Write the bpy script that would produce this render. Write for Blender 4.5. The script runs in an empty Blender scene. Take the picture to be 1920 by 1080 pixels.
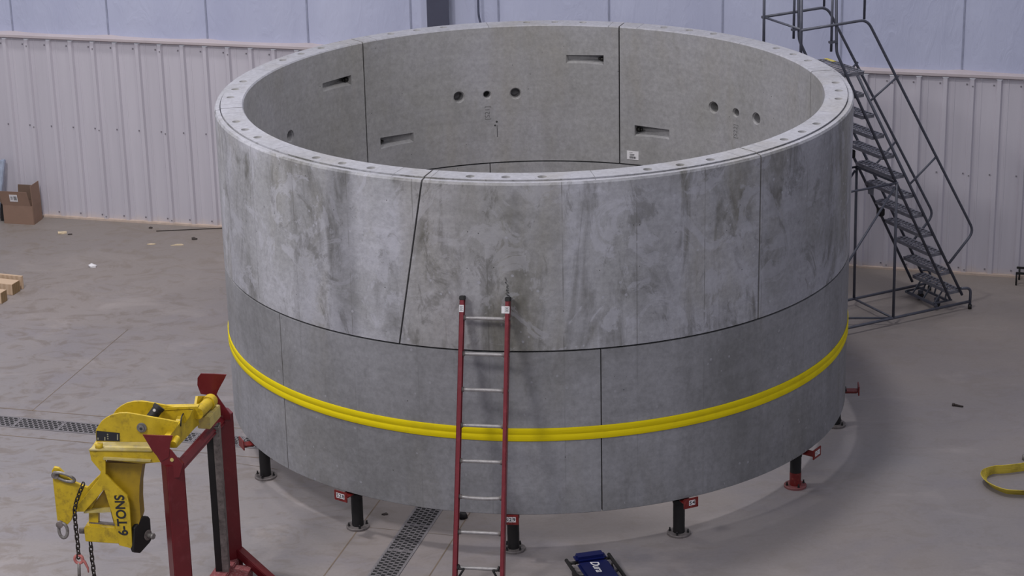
import bpy, bmesh, math, random
from mathutils import Vector, Matrix
random.seed(7)
SC = bpy.context.scene
COL = SC.collection
PI = math.pi
def V(*a): return Vector(a)
def rad(a): return math.radians(a)

# ------------------------------------------------------------------ camera
F = 4276.58; PITCH = rad(19.4559); ROLL = rad(-1.2588); CAM = V(0, 0, 8.9447)
fw = V(0, math.cos(PITCH), -math.sin(PITCH)); rt = V(1, 0, 0); up = rt.cross(fw)
R2 = rt*math.cos(ROLL)+up*math.sin(ROLL); U2 = -rt*math.sin(ROLL)+up*math.cos(ROLL)
cd = bpy.data.cameras.new('camera'); cam = bpy.data.objects.new('camera', cd); COL.objects.link(cam)
cd.sensor_width = 36; cd.lens = F*36/1920; cd.clip_end = 200
cam.matrix_world = Matrix(((R2.x, U2.x, -fw.x, CAM.x), (R2.y, U2.y, -fw.y, CAM.y), (R2.z, U2.z, -fw.z, CAM.z), (0, 0, 0, 1)))
SC.camera = cam
def ray(x, y): return (fw+R2*((x-960)/F)-U2*((y-540)/F))
def at_z(x, y, z=0.0):
    d = ray(x, y); return CAM+d*((z-CAM.z)/d.z)
def at_plane(x, y, P0, n):
    d = ray(x, y); return CAM+d*((P0-CAM).dot(n)/d.dot(n))

# ------------------------------------------------------------------ materials
def new_mat(name):
    m = bpy.data.materials.new(name); m.use_nodes = True
    nt = m.node_tree; b = nt.nodes['Principled BSDF']
    return m, nt, b
def srgb(r, g, b):
    f = lambda c: (c/255/12.92) if c/255 <= .04045 else ((c/255+.055)/1.055)**2.4
    return (f(r), f(g), f(b), 1)
class N:
    def __init__(s, nt): s.nt = nt
    def n(s, t, **k):
        o = s.nt.nodes.new(t)
        for a, b in k.items(): setattr(o, a, b)
        return o
    def link(s, a, b): s.nt.links.new(a, b)
    def pos(s, scale=(1, 1, 1)):
        g = s.n('ShaderNodeNewGeometry'); m = s.n('ShaderNodeMapping'); m.inputs['Scale'].default_value = scale
        s.link(g.outputs['Position'], m.inputs['Vector']); return m.outputs['Vector']
    def pos_x(s, p):
        q = s.n('ShaderNodeSeparateXYZ'); s.link(p, q.inputs[0]); return q.outputs[0]
    def noise(s, vec, scale, detail=5, rough=.55, dist=0.):
        o = s.n('ShaderNodeTexNoise'); o.inputs['Scale'].default_value = scale; o.inputs['Detail'].default_value = detail
        o.inputs['Roughness'].default_value = rough; o.inputs['Distortion'].default_value = dist
        s.link(vec, o.inputs['Vector']); return o.outputs['Fac']
    def ramp(s, fac, stops, interp='LINEAR'):
        o = s.n('ShaderNodeValToRGB'); cr = o.color_ramp; cr.interpolation = interp
        while len(cr.elements) < len(stops): cr.elements.new(.5)
        for e, (p, c) in zip(cr.elements, stops):
            e.position = p; e.color = c if len(c) == 4 else (*c, 1)
        s.link(fac, o.inputs['Fac']); return o.outputs['Color']
    def mix(s, fac, a, b, mode='MIX'):
        o = s.n('ShaderNodeMix', data_type='RGBA', blend_type=mode)
        for sock, v in ((o.inputs[0], fac), (o.inputs[6], a), (o.inputs[7], b)):
            if isinstance(v, (int, float)): sock.default_value = v
            elif isinstance(v, tuple): sock.default_value = v
            else: s.link(v, sock)
        return o.outputs[2]
    def math(s, op, a, b=0., c=0.):
        o = s.n('ShaderNodeMath', operation=op)
        for i, v in enumerate((a, b, c)):
            if isinstance(v, (int, float)): o.inputs[i].default_value = v
            else: s.link(v, o.inputs[i])
        return o.outputs[0]
    def bump(s, h, strength, dist, b):
        o = s.n('ShaderNodeBump'); o.inputs['Strength'].default_value = strength; o.inputs['Distance'].default_value = dist
        s.link(h, o.inputs['Height']); s.link(o.outputs['Normal'], b.inputs['Normal'])
def g(v): return (v, v, v, 1)

def plain(name, col, rough=.5, metal=0., var=.12, scale=12, bump=.0, dirt=None, dirt_amt=.5):
    m, nt, b = new_mat(name); n = N(nt); p = n.pos()
    f = n.noise(p, scale, 6, .6)
    c = n.mix(1.0, col, n.ramp(f, [(.3, g(1-var)), (.7, g(1+var))]), 'MULTIPLY')
    if dirt:
        d = n.ramp(n.noise(p, scale*1.7, 8, .7), [(.52, g(0)), (.70, g(dirt_amt))])
        c = n.mix(d, c, dirt)
    n.link(c, b.inputs['Base Color']); b.inputs['Roughness'].default_value = rough; b.inputs['Metallic'].default_value = metal
    if bump: n.bump(f, bump, .01, b)
    return m

def concrete(name, base, light, dark, brown, facet=None, streak=.5, speck=.5, bump=.35, patch=.3, lines=False):
    """weathered cast concrete; facet = list of (angle, tone) around the ring"""
    m, nt, b = new_mat(name); n = N(nt)
    p = n.pos(); ps = n.pos((1, 1, .28)); ph = n.pos((.5, .5, 7))
    big = n.noise(p, .9, 6, .6, .6); med = n.noise(ps, 2.6, 8, .62, .9); fine = n.noise(p, 22, 6, .7); hs = n.noise(ph, 2.2, 5, .6)
    c = n.mix(n.ramp(big, [(.34, g(0)), (.66, g(1))]), base, light)
    c = n.mix(n.ramp(med, [(.50, g(0)), (.68, g(streak))]), c, dark)
    c = n.mix(n.ramp(n.noise(ps, 1.3, 6, .6, .4), [(.52, g(0)), (.72, g(.55))]), c, brown)
    c = n.mix(.7, c, n.ramp(fine, [(.3, g(.76)), (.7, g(1.22))]), 'MULTIPLY')
    pt = n.noise(p, 2.3, 9, .68, 1.4); c = n.mix(n.ramp(pt, [(.54, g(0)), (.575, g(patch))]), c, light)
    pt2 = n.noise(n.pos((1.1, .9, .6)), 3.4, 9, .72, .8); c = n.mix(n.ramp(pt2, [(.56, g(0)), (.62, g(patch*.9))]), c, dark)
    c = n.mix(.5, c, n.ramp(hs, [(.3, g(.90)), (.7, g(1.1))]), 'MULTIPLY')
    uvn = n.n('ShaderNodeUVMap'); sx = n.n('ShaderNodeSeparateXYZ'); n.link(uvn.outputs['UV'], sx.inputs[0])
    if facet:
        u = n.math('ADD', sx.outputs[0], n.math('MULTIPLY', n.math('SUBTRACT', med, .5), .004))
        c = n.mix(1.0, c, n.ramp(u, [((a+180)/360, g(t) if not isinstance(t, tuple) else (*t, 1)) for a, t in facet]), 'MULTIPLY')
        # thin formwork lines
        fr = n.math('FRACT', n.math('DIVIDE', n.math('ADD', n.math('MULTIPLY', sx.outputs[0], 360), -180+86.5+12.1*20), 12.1))
        d = n.math('MINIMUM', fr, n.math('SUBTRACT', 1.0, fr))
        ln = n.math('LESS_THAN', d, .0075)
        ln = n.math('MULTIPLY', ln, n.ramp(n.noise(p, 2.1, 3), [(.42, g(0)), (.56, g(.5 if 'upper' in name else .28))]))
        c = n.mix(ln, c, dark)
    if lines:
        rel = n.math('MULTIPLY', n.math('FRACT', n.math('DIVIDE', n.math('ADD', n.math('MULTIPLY', sx.outputs[0], 360), -180+171.5+360), 60)), 60)
        for L_ in (3.8, 30.5, 57.2):
            c = n.mix(n.math('MULTIPLY', n.math('LESS_THAN', n.math('ABSOLUTE', n.math('SUBTRACT', rel, L_)), .07), .55), c, (.05, .05, .05, 1))
    # bright specks and bug holes
    vo = n.n('ShaderNodeTexVoronoi'); vo.inputs['Scale'].default_value = 9; n.link(n.pos(), vo.inputs['Vector'])
    sp = n.math('LESS_THAN', n.math('ADD', vo.outputs['Distance'], n.math('MULTIPLY', fine, .28)), .248)
    sp = n.math('MULTIPLY', sp, n.math('GREATER_THAN', n.noise(p, 3.1, 2), .5))
    c = n.mix(n.math('MULTIPLY', sp, speck), c, light, 'MIX')
    vo2 = n.n('ShaderNodeTexVoronoi'); vo2.inputs['Scale'].default_value = 7; vo2.inputs['Randomness'].default_value = 1
    mp = n.pos((1.3, 1.1, 1.2)); n.link(mp, vo2.inputs['Vector'])
    hole = n.math('LESS_THAN', vo2.outputs['Distance'], .045)
    hole = n.math('MULTIPLY', hole, n.math('GREATER_THAN', n.noise(p, 1.7, 2), .53))
    c = n.mix(n.math('MULTIPLY', hole, .8), c, (.03, .03, .03, 1))
    n.link(c, b.inputs['Base Color']); b.inputs['Roughness'].default_value = .62; b.inputs['Specular IOR Level'].default_value = .35
    hh = n.math('SUBTRACT', n.math('ADD', fine, n.math('MULTIPLY', med, 1.4)), n.math('MULTIPLY', hole, 2.))
    n.bump(hh, bump, .006, b)
    return m

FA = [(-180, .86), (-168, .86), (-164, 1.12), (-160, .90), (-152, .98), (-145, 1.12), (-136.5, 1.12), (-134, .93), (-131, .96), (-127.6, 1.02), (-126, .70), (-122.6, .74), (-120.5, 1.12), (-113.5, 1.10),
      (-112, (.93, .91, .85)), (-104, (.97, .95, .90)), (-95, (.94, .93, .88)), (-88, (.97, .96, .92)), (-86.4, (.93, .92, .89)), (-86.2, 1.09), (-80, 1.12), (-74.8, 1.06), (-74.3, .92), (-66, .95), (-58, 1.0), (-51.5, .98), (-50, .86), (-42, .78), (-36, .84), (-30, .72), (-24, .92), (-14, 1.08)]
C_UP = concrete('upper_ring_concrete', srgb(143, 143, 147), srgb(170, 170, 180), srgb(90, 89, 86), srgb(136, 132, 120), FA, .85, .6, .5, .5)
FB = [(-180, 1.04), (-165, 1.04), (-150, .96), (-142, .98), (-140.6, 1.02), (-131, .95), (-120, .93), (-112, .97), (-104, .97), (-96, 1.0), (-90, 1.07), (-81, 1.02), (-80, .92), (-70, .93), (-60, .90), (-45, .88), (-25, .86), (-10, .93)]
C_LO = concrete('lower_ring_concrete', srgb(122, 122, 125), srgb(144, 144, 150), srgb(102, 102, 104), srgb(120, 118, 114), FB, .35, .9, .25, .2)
C_IN = concrete('inner_face_concrete', srgb(142, 141, 141), srgb(152, 151, 156), srgb(120, 119, 118), srgb(140, 135, 126), None, .35, .0, .15, .12)
C_TOP = concrete('rim_concrete', srgb(145, 145, 152), srgb(158, 158, 168), srgb(122, 120, 120), srgb(140, 136, 130), None, .3, .3, .2, .15, True)
M_GASK = plain('gasket_rubber', (.012, .012, .013, 1), .8)
M_DARKHOLE = plain('socket_shadow', (.03, .03, .032, 1), .8)
M_BLACK = plain('black_steel', (.006, .005, .006, 1), .62, 0, .3, 14)
M_BOLT = plain('dark_bolt', (.03, .028, .026, 1), .4, .5)
M_RED = plain('stand_red_paint', srgb(94, 16, 24), .36, 0, .12, 5, .1, srgb(128, 62, 68), .25)
M_REDDUST = plain('dusty_red_paint', srgb(128, 62, 66), .8, 0, .2, 30, .3, srgb(186, 160, 158), .8)
M_REDBR = plain('bracket_red_paint', srgb(104, 18, 18), .45, 0, .2, 20, 0, srgb(170, 100, 90), .4)
M_LADR = plain('ladder_red_fibreglass', srgb(112, 30, 40), .42, 0, .12, 9, 0, srgb(160, 80, 88), .2)
M_ALU = plain('rung_aluminium', srgb(158, 155, 156), .38, .35, .15, 25, 0, srgb(120, 116, 114), .5)
M_YEL = plain('lifter_yellow_paint', srgb(186, 158, 30), .4, 0, .16, 9, .08, srgb(104, 84, 34), .65)
M_YELD = plain('lifter_dull_yellow', srgb(150, 122, 22), .45, 0, .15, 7, .1, srgb(92, 74, 32), .4)
M_YELP = plain('worn_pale_yellow', srgb(176, 160, 96), .5, 0, .2, 10, .1, srgb(140, 134, 130), .8)
M_STEEL = plain('worn_grey_steel', srgb(130, 126, 124), .5, .4, .3, 18, .2, srgb(60, 52, 48), .6)
M_WEAR = plain('scuffed_grey_steel', srgb(112, 104, 102), .7, .1, .4, 16, .2, srgb(48, 42, 40), .7)
M_STAIR = plain('stair_grey_steel', srgb(78, 80, 92), .45, .2, .15, 20)
M_TREAD = plain('tread_grey_steel', srgb(112, 112, 122), .6, .2, .2, 25)
M_CHAIN = plain('chain_steel', srgb(52, 46, 42), .45, .5, .3, 40)
M_PINK = plain('faded_pink_paint', srgb(176, 104, 100), .6, 0, .2, 40)
M_BASEPL = plain('base_plate_steel', srgb(110, 104, 104), .55, .2, .25, 30, 0, srgb(60, 50, 48), .5)
M_WHITE = plain('white_label', srgb(214, 212, 216), .5, 0, .04)
M_INK = plain('black_ink', (.015, .015, .02, 1), .6)
M_CARD = plain('brown_cardboard', srgb(134, 108, 94), .85, 0, .06, 6)
M_CARDIN = plain('cardboard_inside', srgb(108, 88, 76), .9, 0, .08, 8)
M_SLAT = plain('foil_wrap', srgb(168, 178, 198), .3, .3, .2, 9)
M_BLUE = plain('blue_vinyl', srgb(6, 16, 70), .35, 0, .1, 8)
M_YCAP = plain('yellow_safety_paint', srgb(190, 176, 90), .6, 0, .1)
M_GRATE = plain('grate_iron', srgb(122, 118, 122), .6, .2, .2, 20)
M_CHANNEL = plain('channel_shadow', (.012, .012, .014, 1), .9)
M_JOINT = plain('floor_joint_filler', srgb(112, 98, 86), .9, 0, .3, 4)
M_COLUMN = plain('column_dark_blue_paint', srgb(66, 68, 86), .5, 0, .05)
M_GALV = plain('galvanised_conduit', srgb(92, 96, 116), .4, .4)
M_PAPER = plain('white_paper', srgb(214, 212, 216), .8)
M_CHIP = plain('wood_chip', srgb(196, 178, 150), .8, 0, .2)
M_DKBITS = plain('dark_scrap', srgb(58, 50, 48), .8)

def wood():
    m, nt, b = new_mat('pale_timber'); n = N(nt)
    w = n.n('ShaderNodeTexWave', wave_type='BANDS', bands_direction='Y'); w.inputs['Scale'].default_value = 14; w.inputs['Distortion'].default_value = 3
    w.inputs['Detail'].default_value = 3; n.link(n.pos((.2, 1, 1)), w.inputs['Vector'])
    c = n.mix(w.outputs['Fac'], srgb(198, 174, 150), srgb(184, 158, 132)); n.link(c, b.inputs['Base Color']); b.inputs['Roughness'].default_value = .8
    m2, nt, b = new_mat('timber_end_grain'); n = N(nt)
    w = n.n('ShaderNodeTexWave', wave_type='RINGS', rings_direction='X'); w.inputs['Scale'].default_value = 9; w.inputs['Distortion'].default_value = 2
    n.link(n.pos(), w.inputs['Vector'])
    c = n.mix(w.outputs['Fac'], srgb(140, 116, 84), srgb(122, 98, 68)); n.link(c, b.inputs['Base Color']); b.inputs['Roughness'].default_value = .9
    return m, m2
M_WOOD, M_END = wood()

def strap_mat(name, col, dk, wear):
    m, nt, b = new_mat(name); n = N(nt); p = n.pos((1, 1, 30)); f = n.noise(p, 3, 4)
    c = n.mix(n.ramp(f, [(.35, g(0)), (.7, g(.35))]), col, dk)
    c = n.mix(n.ramp(n.noise(n.pos(), 7, 5, .6), [(.5, g(0)), (.7, g(wear))]), c, srgb(112, 96, 40))
    n.link(c, b.inputs['Base Color']); b.inputs['Roughness'].default_value = .7; b.inputs['Specular IOR Level'].default_value = .2
    return m
M_STRAP = strap_mat('yellow_webbing', srgb(222, 202, 8), srgb(180, 158, 6), .12)
M_SLING = strap_mat('worn_yellow_webbing', srgb(206, 186, 78), srgb(150, 124, 30), .8)

def floor_mat():
    m, nt, b = new_mat('polished_dusty_concrete_floor'); n = N(nt)
    p = n.pos(); pr = n.n('ShaderNodeMapping'); pr.inputs['Rotation'].default_value = (0, 0, .25); pr.inputs['Scale'].default_value = (.8, 1.25, 1); n.link(p, pr.inputs['Vector'])
    ps = pr.outputs['Vector']
    big = n.noise(p, .28, 5, .55, .4); sw = n.noise(ps, 2.6, 8, .66, 1.8); blot = n.noise(ps, .8, 6, .6, .8); fine = n.noise(p, 30, 5, .7)
    c = n.mix(n.ramp(big, [(.35, g(0)), (.65, g(1))]), srgb(150, 144, 142), srgb(143, 141, 144))
    c = n.mix(n.ramp(blot, [(.48, g(0)), (.68, g(.55))]), c, srgb(136, 134, 142))
    lf_ = n.ramp(n.math('ADD', n.math('MULTIPLY', n.pos_x(p), .08), .55), [(.12, g(1)), (.6, g(.3))]); c = n.mix(n.math('MULTIPLY', n.ramp(sw, [(.50, g(0)), (.62, g(.6))]), lf_), c, srgb(122, 113, 105))
    c = n.mix(n.ramp(n.noise(ps, 1.1, 6, .6, 1.), [(.55, g(0)), (.7, g(.4))]), c, srgb(176, 170, 168))
    # warmer dust towards the back wall
    sx = n.n('ShaderNodeSeparateXYZ'); n.link(p, sx.inputs[0])
    wn = n.math('ADD', n.math('MULTIPLY', sx.outputs[0], .2589), n.math('MULTIPLY', sx.outputs[1], .9659))
    wf = n.ramp(n.math('DIVIDE', n.math('ADD', wn, n.math('MULTIPLY', blot, 2.)), 30), [(.76, g(0)), (.895, g(.55))])
    c = n.mix(wf, c, srgb(150, 141, 130))
    c = n.mix(.5, c, n.ramp(fine, [(.3, g(.9)), (.7, g(1.1))]), 'MULTIPLY'); c = n.mix(1.0, c, (.80, .77, .775, 1), 'MULTIPLY')
    n.link(c, b.inputs['Base Color']); b.inputs['Roughness'].default_value = .55; b.inputs['Specular IOR Level'].default_value = .3
    n.bump(n.math('ADD', sw, n.math('MULTIPLY', fine, .2)), .12, .01, b)
    return m
def wall_mat():
    m, nt, b = new_mat('white_ribbed_metal_liner'); n = N(nt)
    f = n.noise(n.pos((1, 1, .08)), 5, 5, .6)
    c = n.mix(n.ramp(f, [(.35, g(0)), (.68, g(1))]), srgb(192, 188, 198), srgb(184, 180, 190))
    sx = n.n('ShaderNodeSeparateXYZ'); n.link(n.pos(), sx.inputs[0])
    d = n.ramp(n.math('ADD', sx.outputs[2], n.math('MULTIPLY', f, .25)), [(.09, g(.55)), (.22, g(0))])
    c = n.mix(d, c, srgb(196, 180, 166))
    n.link(c, b.inputs['Base Color']); b.inputs['Roughness'].default_value = .45; b.inputs['Specular IOR Level'].default_value = .3
    return m
def insul_mat():
    m, nt, b = new_mat('white_vinyl_insulation_facing'); n = N(nt)
    f = n.noise(n.pos((1, 1, .35)), 1.2, 4, .5); w = n.noise(n.pos((1.4, 1.4, .5)), 5, 5, .55, 1.2)
    c = n.mix(n.ramp(f, [(.35, g(0)), (.68, g(1))]), srgb(180, 184, 208), srgb(170, 174, 200))
    n.link(c, b.inputs['Base Color']); b.inputs['Roughness'].default_value = .4; b.inputs['Specular IOR Level'].default_value = .4
    n.bump(n.ramp(w, [(.45, g(0)), (.75, g(1))]), .16, .03, b)
    return m
M_FLOOR = floor_mat(); M_WALL = wall_mat(); M_INSUL = insul_mat()
M_TRIM = plain('wall_cap_flashing', srgb(180, 170, 174), .5, 0, .06, 3)
M_SEAM = plain('insulation_seam', srgb(140, 144, 166), .6)

# ------------------------------------------------------------------ helpers
def link_mesh(name, bm, mats, parent=None, loc=None, smooth=False, origin=None):
    """bm is in world space; the object is put under parent (an Empty or mesh with its own location)"""
    me = bpy.data.meshes.new(name)
    base = V(0, 0, 0)
    if parent is not None:
        q = parent
        while q is not None: base += q.location; q = q.parent
    if origin is None: origin = base
    bmesh.ops.translate(bm, verts=bm.verts, vec=-origin)
    bm.normal_update(); bm.to_mesh(me); bm.free()
    if not isinstance(mats, (list, tuple)): mats = [mats]
    for m in mats: me.materials.append(m)
    if smooth:
        me.shade_smooth(); me.set_sharp_from_angle(angle=rad(38))
    o = bpy.data.objects.new(name, me); COL.objects.link(o)
    o.location = origin-base
    if parent is not None: o.parent = parent
    return o
def thing(name, label, cat, loc, group=None):
    o = bpy.data.objects.new(name, None); COL.objects.link(o); o.location = loc; o.empty_display_size = .1
    o['label'] = label; o['category'] = cat
    if group: o['group'] = group
    return o
def tag(o, label, cat, group=None):
    o['label'] = label; o['category'] = cat
    if group: o['group'] = group
    return o
def struct(o): o['kind'] = 'structure'; return o
def B(): return bmesh.new()
def add_poly_prism(bm, pts, ext, mi=0):
    """pts planar polygon (world), extruded by ext"""
    a = [bm.verts.new(p) for p in pts]; b = [bm.verts.new(p+ext) for p in pts]
    fs = [bm.faces.new(a), bm.faces.new(list(reversed(b)))]
    k = len(a)
    for i in range(k): fs.append(bm.faces.new((a[i], b[i], b[(i+1) % k], a[(i+1) % k])))
    for f in fs: f.material_index = mi
    bmesh.ops.recalc_face_normals(bm, faces=fs)
    return fs
def add_box(bm, c, ax, ay, az, mi=0, bev=0):
    """centre + three half-axis vectors"""
    s = []
    for k in (-1, 1):
        for (i, j) in ((-1, -1), (1, -1), (1, 1), (-1, 1)): s.append(bm.verts.new(c+ax*i+ay*j+az*k))
    F_ = [(3, 2, 1, 0), (4, 5, 6, 7), (0, 1, 5, 4), (1, 2, 6, 5), (2, 3, 7, 6), (3, 0, 4, 7)]
    fs = [bm.faces.new([s[i] for i in f]) for f in F_]
    for f in fs: f.material_index = mi
    bmesh.ops.recalc_face_normals(bm, faces=fs)
    if bev:
        es = list({e for f in fs for e in f.edges})
        bmesh.ops.bevel(bm, geom=es, offset=bev, segments=2, affect='EDGES', clamp_overlap=True)
    return fs
def frame_of(d):
    d = d.normalized(); h = V(0, 0, 1) if abs(d.z) < .95 else V(1, 0, 0)
    x = d.cross(h).normalized(); return x, d.cross(x).normalized()*-1
def beam(bm, a, b, w, h, rot=0., bev=.004, mi=0):
    """box beam from a to b, w horizontal half-width, h half-height"""
    d = (b-a); x, y = frame_of(d)
    if rot: x, y = x*math.cos(rot)+y*math.sin(rot), -x*math.sin(rot)+y*math.cos(rot)
    return add_box(bm, (a+b)/2, x*w, y*h, d/2, mi, bev)
def tube(bm, pts, r, n=10, cap=True, mi=0, closed=False):
    k = len(pts); rings = []
    x = None
    for i, p in enumerate(pts):
        if closed: t = (pts[(i+1) % k]-pts[i-1]).normalized()
        elif i == 0: t = (pts[1]-p).normalized()
        elif i == k-1: t = (p-pts[-2]).normalized()
        else: t = ((pts[i+1]-p).normalized()+(p-pts[i-1]).normalized()).normalized()
        if x is None: x, y = frame_of(t)
        else:
            x = (x-t*x.dot(t)).normalized()
        y = t.cross(x)
        rr = r[i] if isinstance(r, (list, tuple)) else r
        rings.append([bm.verts.new(p+(x*math.cos(2*PI*j/n)+y*math.sin(2*PI*j/n))*rr) for j in range(n)])
    m = k if closed else k-1
    for i in range(m):
        A, Bq = rings[i], rings[(i+1) % k]
        for j in range(n):
            f = bm.faces.new((A[j], A[(j+1) % n], Bq[(j+1) % n], Bq[j])); f.material_index = mi; f.smooth = True
    if cap and not closed:
        bm.faces.new(list(reversed(rings[0]))).material_index = mi; bm.faces.new(rings[-1]).material_index = mi
    bmesh.ops.recalc_face_normals(bm, faces=bm.faces)
def rpath(pts, rr=.08, seg=5):
    out = [pts[0]]
    for i in range(1, len(pts)-1):
        a, p, b = pts[i-1], pts[i], pts[i+1]
        r = min(rr, (a-p).length*.45, (b-p).length*.45)
        s = p+(a-p).normalized()*r; e = p+(b-p).normalized()*r
        for k in range(seg+1):
            t = k/seg; out.append(s*(1-t)**2+p*2*t*(1-t)+e*t*t)
    out.append(pts[-1]); return out
def cyl(bm, a, b, r, n=16, mi=0, r2=None): tube(bm, [a, b], [r, r2 if r2 is not None else r], n, True, mi)
def text_mesh(s, size, O, X, Y, ext=.001, shear=0., bold=0.):
    """world-space bmesh of text; centred on O, running along X, letters up along Y"""
    cu = bpy.data.curves.new('t', 'FONT'); cu.body = s; cu.size = size; cu.extrude = 0; cu.align_x = 'CENTER'; cu.align_y = 'CENTER'; cu.shear = shear; cu.offset = bold
    ob = bpy.data.objects.new('t', cu); COL.objects.link(ob)
    dg = bpy.context.evaluated_depsgraph_get(); me = bpy.data.meshes.new_from_object(ob.evaluated_get(dg))
    bpy.data.objects.remove(ob); bpy.data.curves.remove(cu)
    bm = B(); bm.from_mesh(me); bpy.data.meshes.remove(me)
    X = X.normalized(); Y = Y.normalized(); Z = X.cross(Y)
    for v in bm.verts: v.co = O+X*v.co.x+Y*v.co.y+Z*(v.co.z+ext)
    return bm

# ------------------------------------------------------------------ world & lights
w = bpy.data.worlds.new('world'); SC.world = w; w.use_nodes = True
w.node_tree.nodes['Background'].inputs[0].default_value = (.86, .88, 1.0, 1); w.node_tree.nodes['Background'].inputs[1].default_value = .40
SC.view_settings.view_transform = 'Standard'; SC.view_settings.look = 'None'
def lamp(x, y, z, p, size=.6, col=(1, .97, .95), aim=None):
    l = bpy.data.lights.new('high_bay_light', 'AREA'); l.energy = p; l.size = size; l.shape = 'DISK'; l.color = col
    o = bpy.data.objects.new('high_bay_light', l); COL.objects.link(o); o.location = (x, y, z)
    if aim: o.rotation_euler = (Vector(aim)-Vector((x, y, z))).to_track_quat('-Z', 'Y').to_euler()
lamp(2.2, 20.4, 9.2, 225, .7)
lamp(-6.5, 19.5, 9.6, 540, 1.0)
lamp(-6.0, 26.0, 9.2, 200, 1.0)
lamp(-6.5, 12.0, 9.8, 640, 2.4)
lamp(-.5, 9.5, 9.8, 300, 2.8)
lamp(9.5, 15.0, 9.6, 30, 1.5)
lamp(4.0, 25.5, 9.4, 60, 1.)

# ------------------------------------------------------------------ setting
WA = rad(15.0051); WT = V(math.cos(WA), -math.sin(WA), 0); WN = V(math.sin(WA), math.cos(WA), 0); WD = 26.01; UZ = V(0, 0, 1)
def wp(s, z, off=0.): return WT*s+WN*(WD-off)+UZ*z
HW = 2.42
bm = B()
c0 = [V(-16, 8, 0), V(16, 8, 0), wp(17, 0, -.3), wp(-22, 0, -.3)]
add_poly_prism(bm, c0, V(0, 0, -.3)); fl = struct(link_mesh('floor', bm, M_FLOOR, origin=V(0, 20, 0)))
# floor joints: thin filler lines lying in the slab surface
def strip(bm, a, b, w_, z=.0015):
    d = (b-a).normalized(); s = V(-d.y, d.x, 0)*w_/2
    vs = [bm.verts.new(V(p.x, p.y, z)) for p in (a-s, b-s, b+s, a+s)]
    f = bm.faces.new(vs)
    if f.normal.z < 0: f.normal_flip()
def tn(t, n, z=0): return WT*t+WN*n+UZ*z
bm = B()
for (a, b, wd) in ((tn(-16, 19.81), tn(-5.3, 19.81), .012), (tn(-16, 19.15), tn(-6.25, 19.15), .012), (tn(-6.27, 8), tn(-6.27, 19.15), .012),
                   (tn(-5.37, 8), tn(-5.37, 19.81), .012), (tn(-10.47, 19.81), tn(-10.47, 22.25), .008)):
    strip(bm, a, b, wd)
q = at_z(722, 992); nn = q.dot(WN); strip(bm, tn(-6.27, nn), tn(-5.90, nn), .006); strip(bm, tn(-5.63, nn), tn(-5.37, nn), .006)
q = at_z(360, 866); strip(bm, at_z(440, 868), at_z(520, 880), .006)
struct(link_mesh('trim_1', bm, M_JOINT, origin=tn(-6, 17)))

# ribbed liner panel wall
bm = B(); prof = []
s0 = -13.6217-.3048*26; k = 0
while True:
    s = s0+k*.3048
    if s > 15: break
    prof += [(s-.150, 0), (s-.044, 0), (s-.026, .034), (s+.018, .034), (s+.036, 0)]
    prof += [(s+.085, 0), (s+.090, .004), (s+.105, .004), (s+.110, 0)]
    k += 1
top = HW-.05
cols = [(bm.verts.new(wp(a, 0, d)), bm.verts.new(wp(a, top, d))) for a, d in prof]
for a, b in zip(cols, cols[1:]): bm.faces.new((a[0], b[0], b[1], a[1]))
wl = struct(link_mesh('wall_back', bm, M_WALL, origin=wp(-5, 0)))
bm = B(); k = 0
while True:
    s = s0+k*.3048
    if s > 6: break
    if s > -16:
        for z in (.07, 1.23, top-.07):
            add_box(bm, wp(s-.065, z, .004), WT*.008, UZ*.008, WN*.004)
            if k % 3 == 0: add_box(bm, wp(s+.004, z-.015, .036), WT*.007, UZ*.007, WN*.004)
    k += 1
sc = link_mesh('screw_row', bm, plain('liner_screw', srgb(120, 116, 124), .5), wl); sc['kind'] = 'stuff'
# cap flashing with a lip
bm = B(); pf = [(-.10, HW+.045), (.055, HW+.012), (.062, HW+.008), (.062, HW-.022), (.052, HW-.022), (.052, HW-.004), (.0, HW-.05), (-.10, HW-.05)]
add_poly_prism(bm, [wp(-22, z, d) for d, z in pf], WT*37); struct(link_mesh('trim_2', bm, M_TRIM, origin=wp(-5, HW)))
bm = B(); add_box(bm, wp(-3.5, .012, .02), WT*18.5, UZ*.012, WN*.03); struct(link_mesh('baseboard_back', bm, plain('base_angle', srgb(190, 172, 160), .6), origin=wp(-5, 0)))
# vinyl faced insulation above, pillowed between its seams
seams = [-13.525-1.335*k for k in range(6, 0, -1)]+[-13.525, -12.2, -10.86, -9.525, -8.19, -7.08, -5.72, -4.355, -2.96, -1.565, -.17, 1.22, 2.6, 4.0, 5.4, 6.8, 8.2, 9.6, 11, 12.4, 13.8, 15.2]
bm = B(); ss = []
for a, b in zip(seams, seams[1:]):
    for i in range(8): t = i/8; ss.append((a+(b-a)*t, .05*math.sin(PI*t)**.55 if i else 0))
ss.append((seams[-1], 0))
ZS = [HW+.02+i*.32 for i in range(13)]
gv = [[bm.verts.new(wp(s, z, -.06+d)) for z in ZS] for s, d in ss]
for i in range(len(gv)-1):
    for j in range(len(ZS)-1): bm.faces.new((gv[i][j], gv[i+1][j], gv[i+1][j+1], gv[i][j+1])).smooth = True
ins = struct(link_mesh('wall_upper', bm, M_INSUL, origin=wp(-5, HW)))
bm = B()
for s in seams[4:-6]: add_box(bm, wp(s, HW+.62, -.055), WT*.010, UZ*.60, WN*.006)
struct(link_mesh('trim_3', bm, M_SEAM, origin=wp(-5, HW)))
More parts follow.
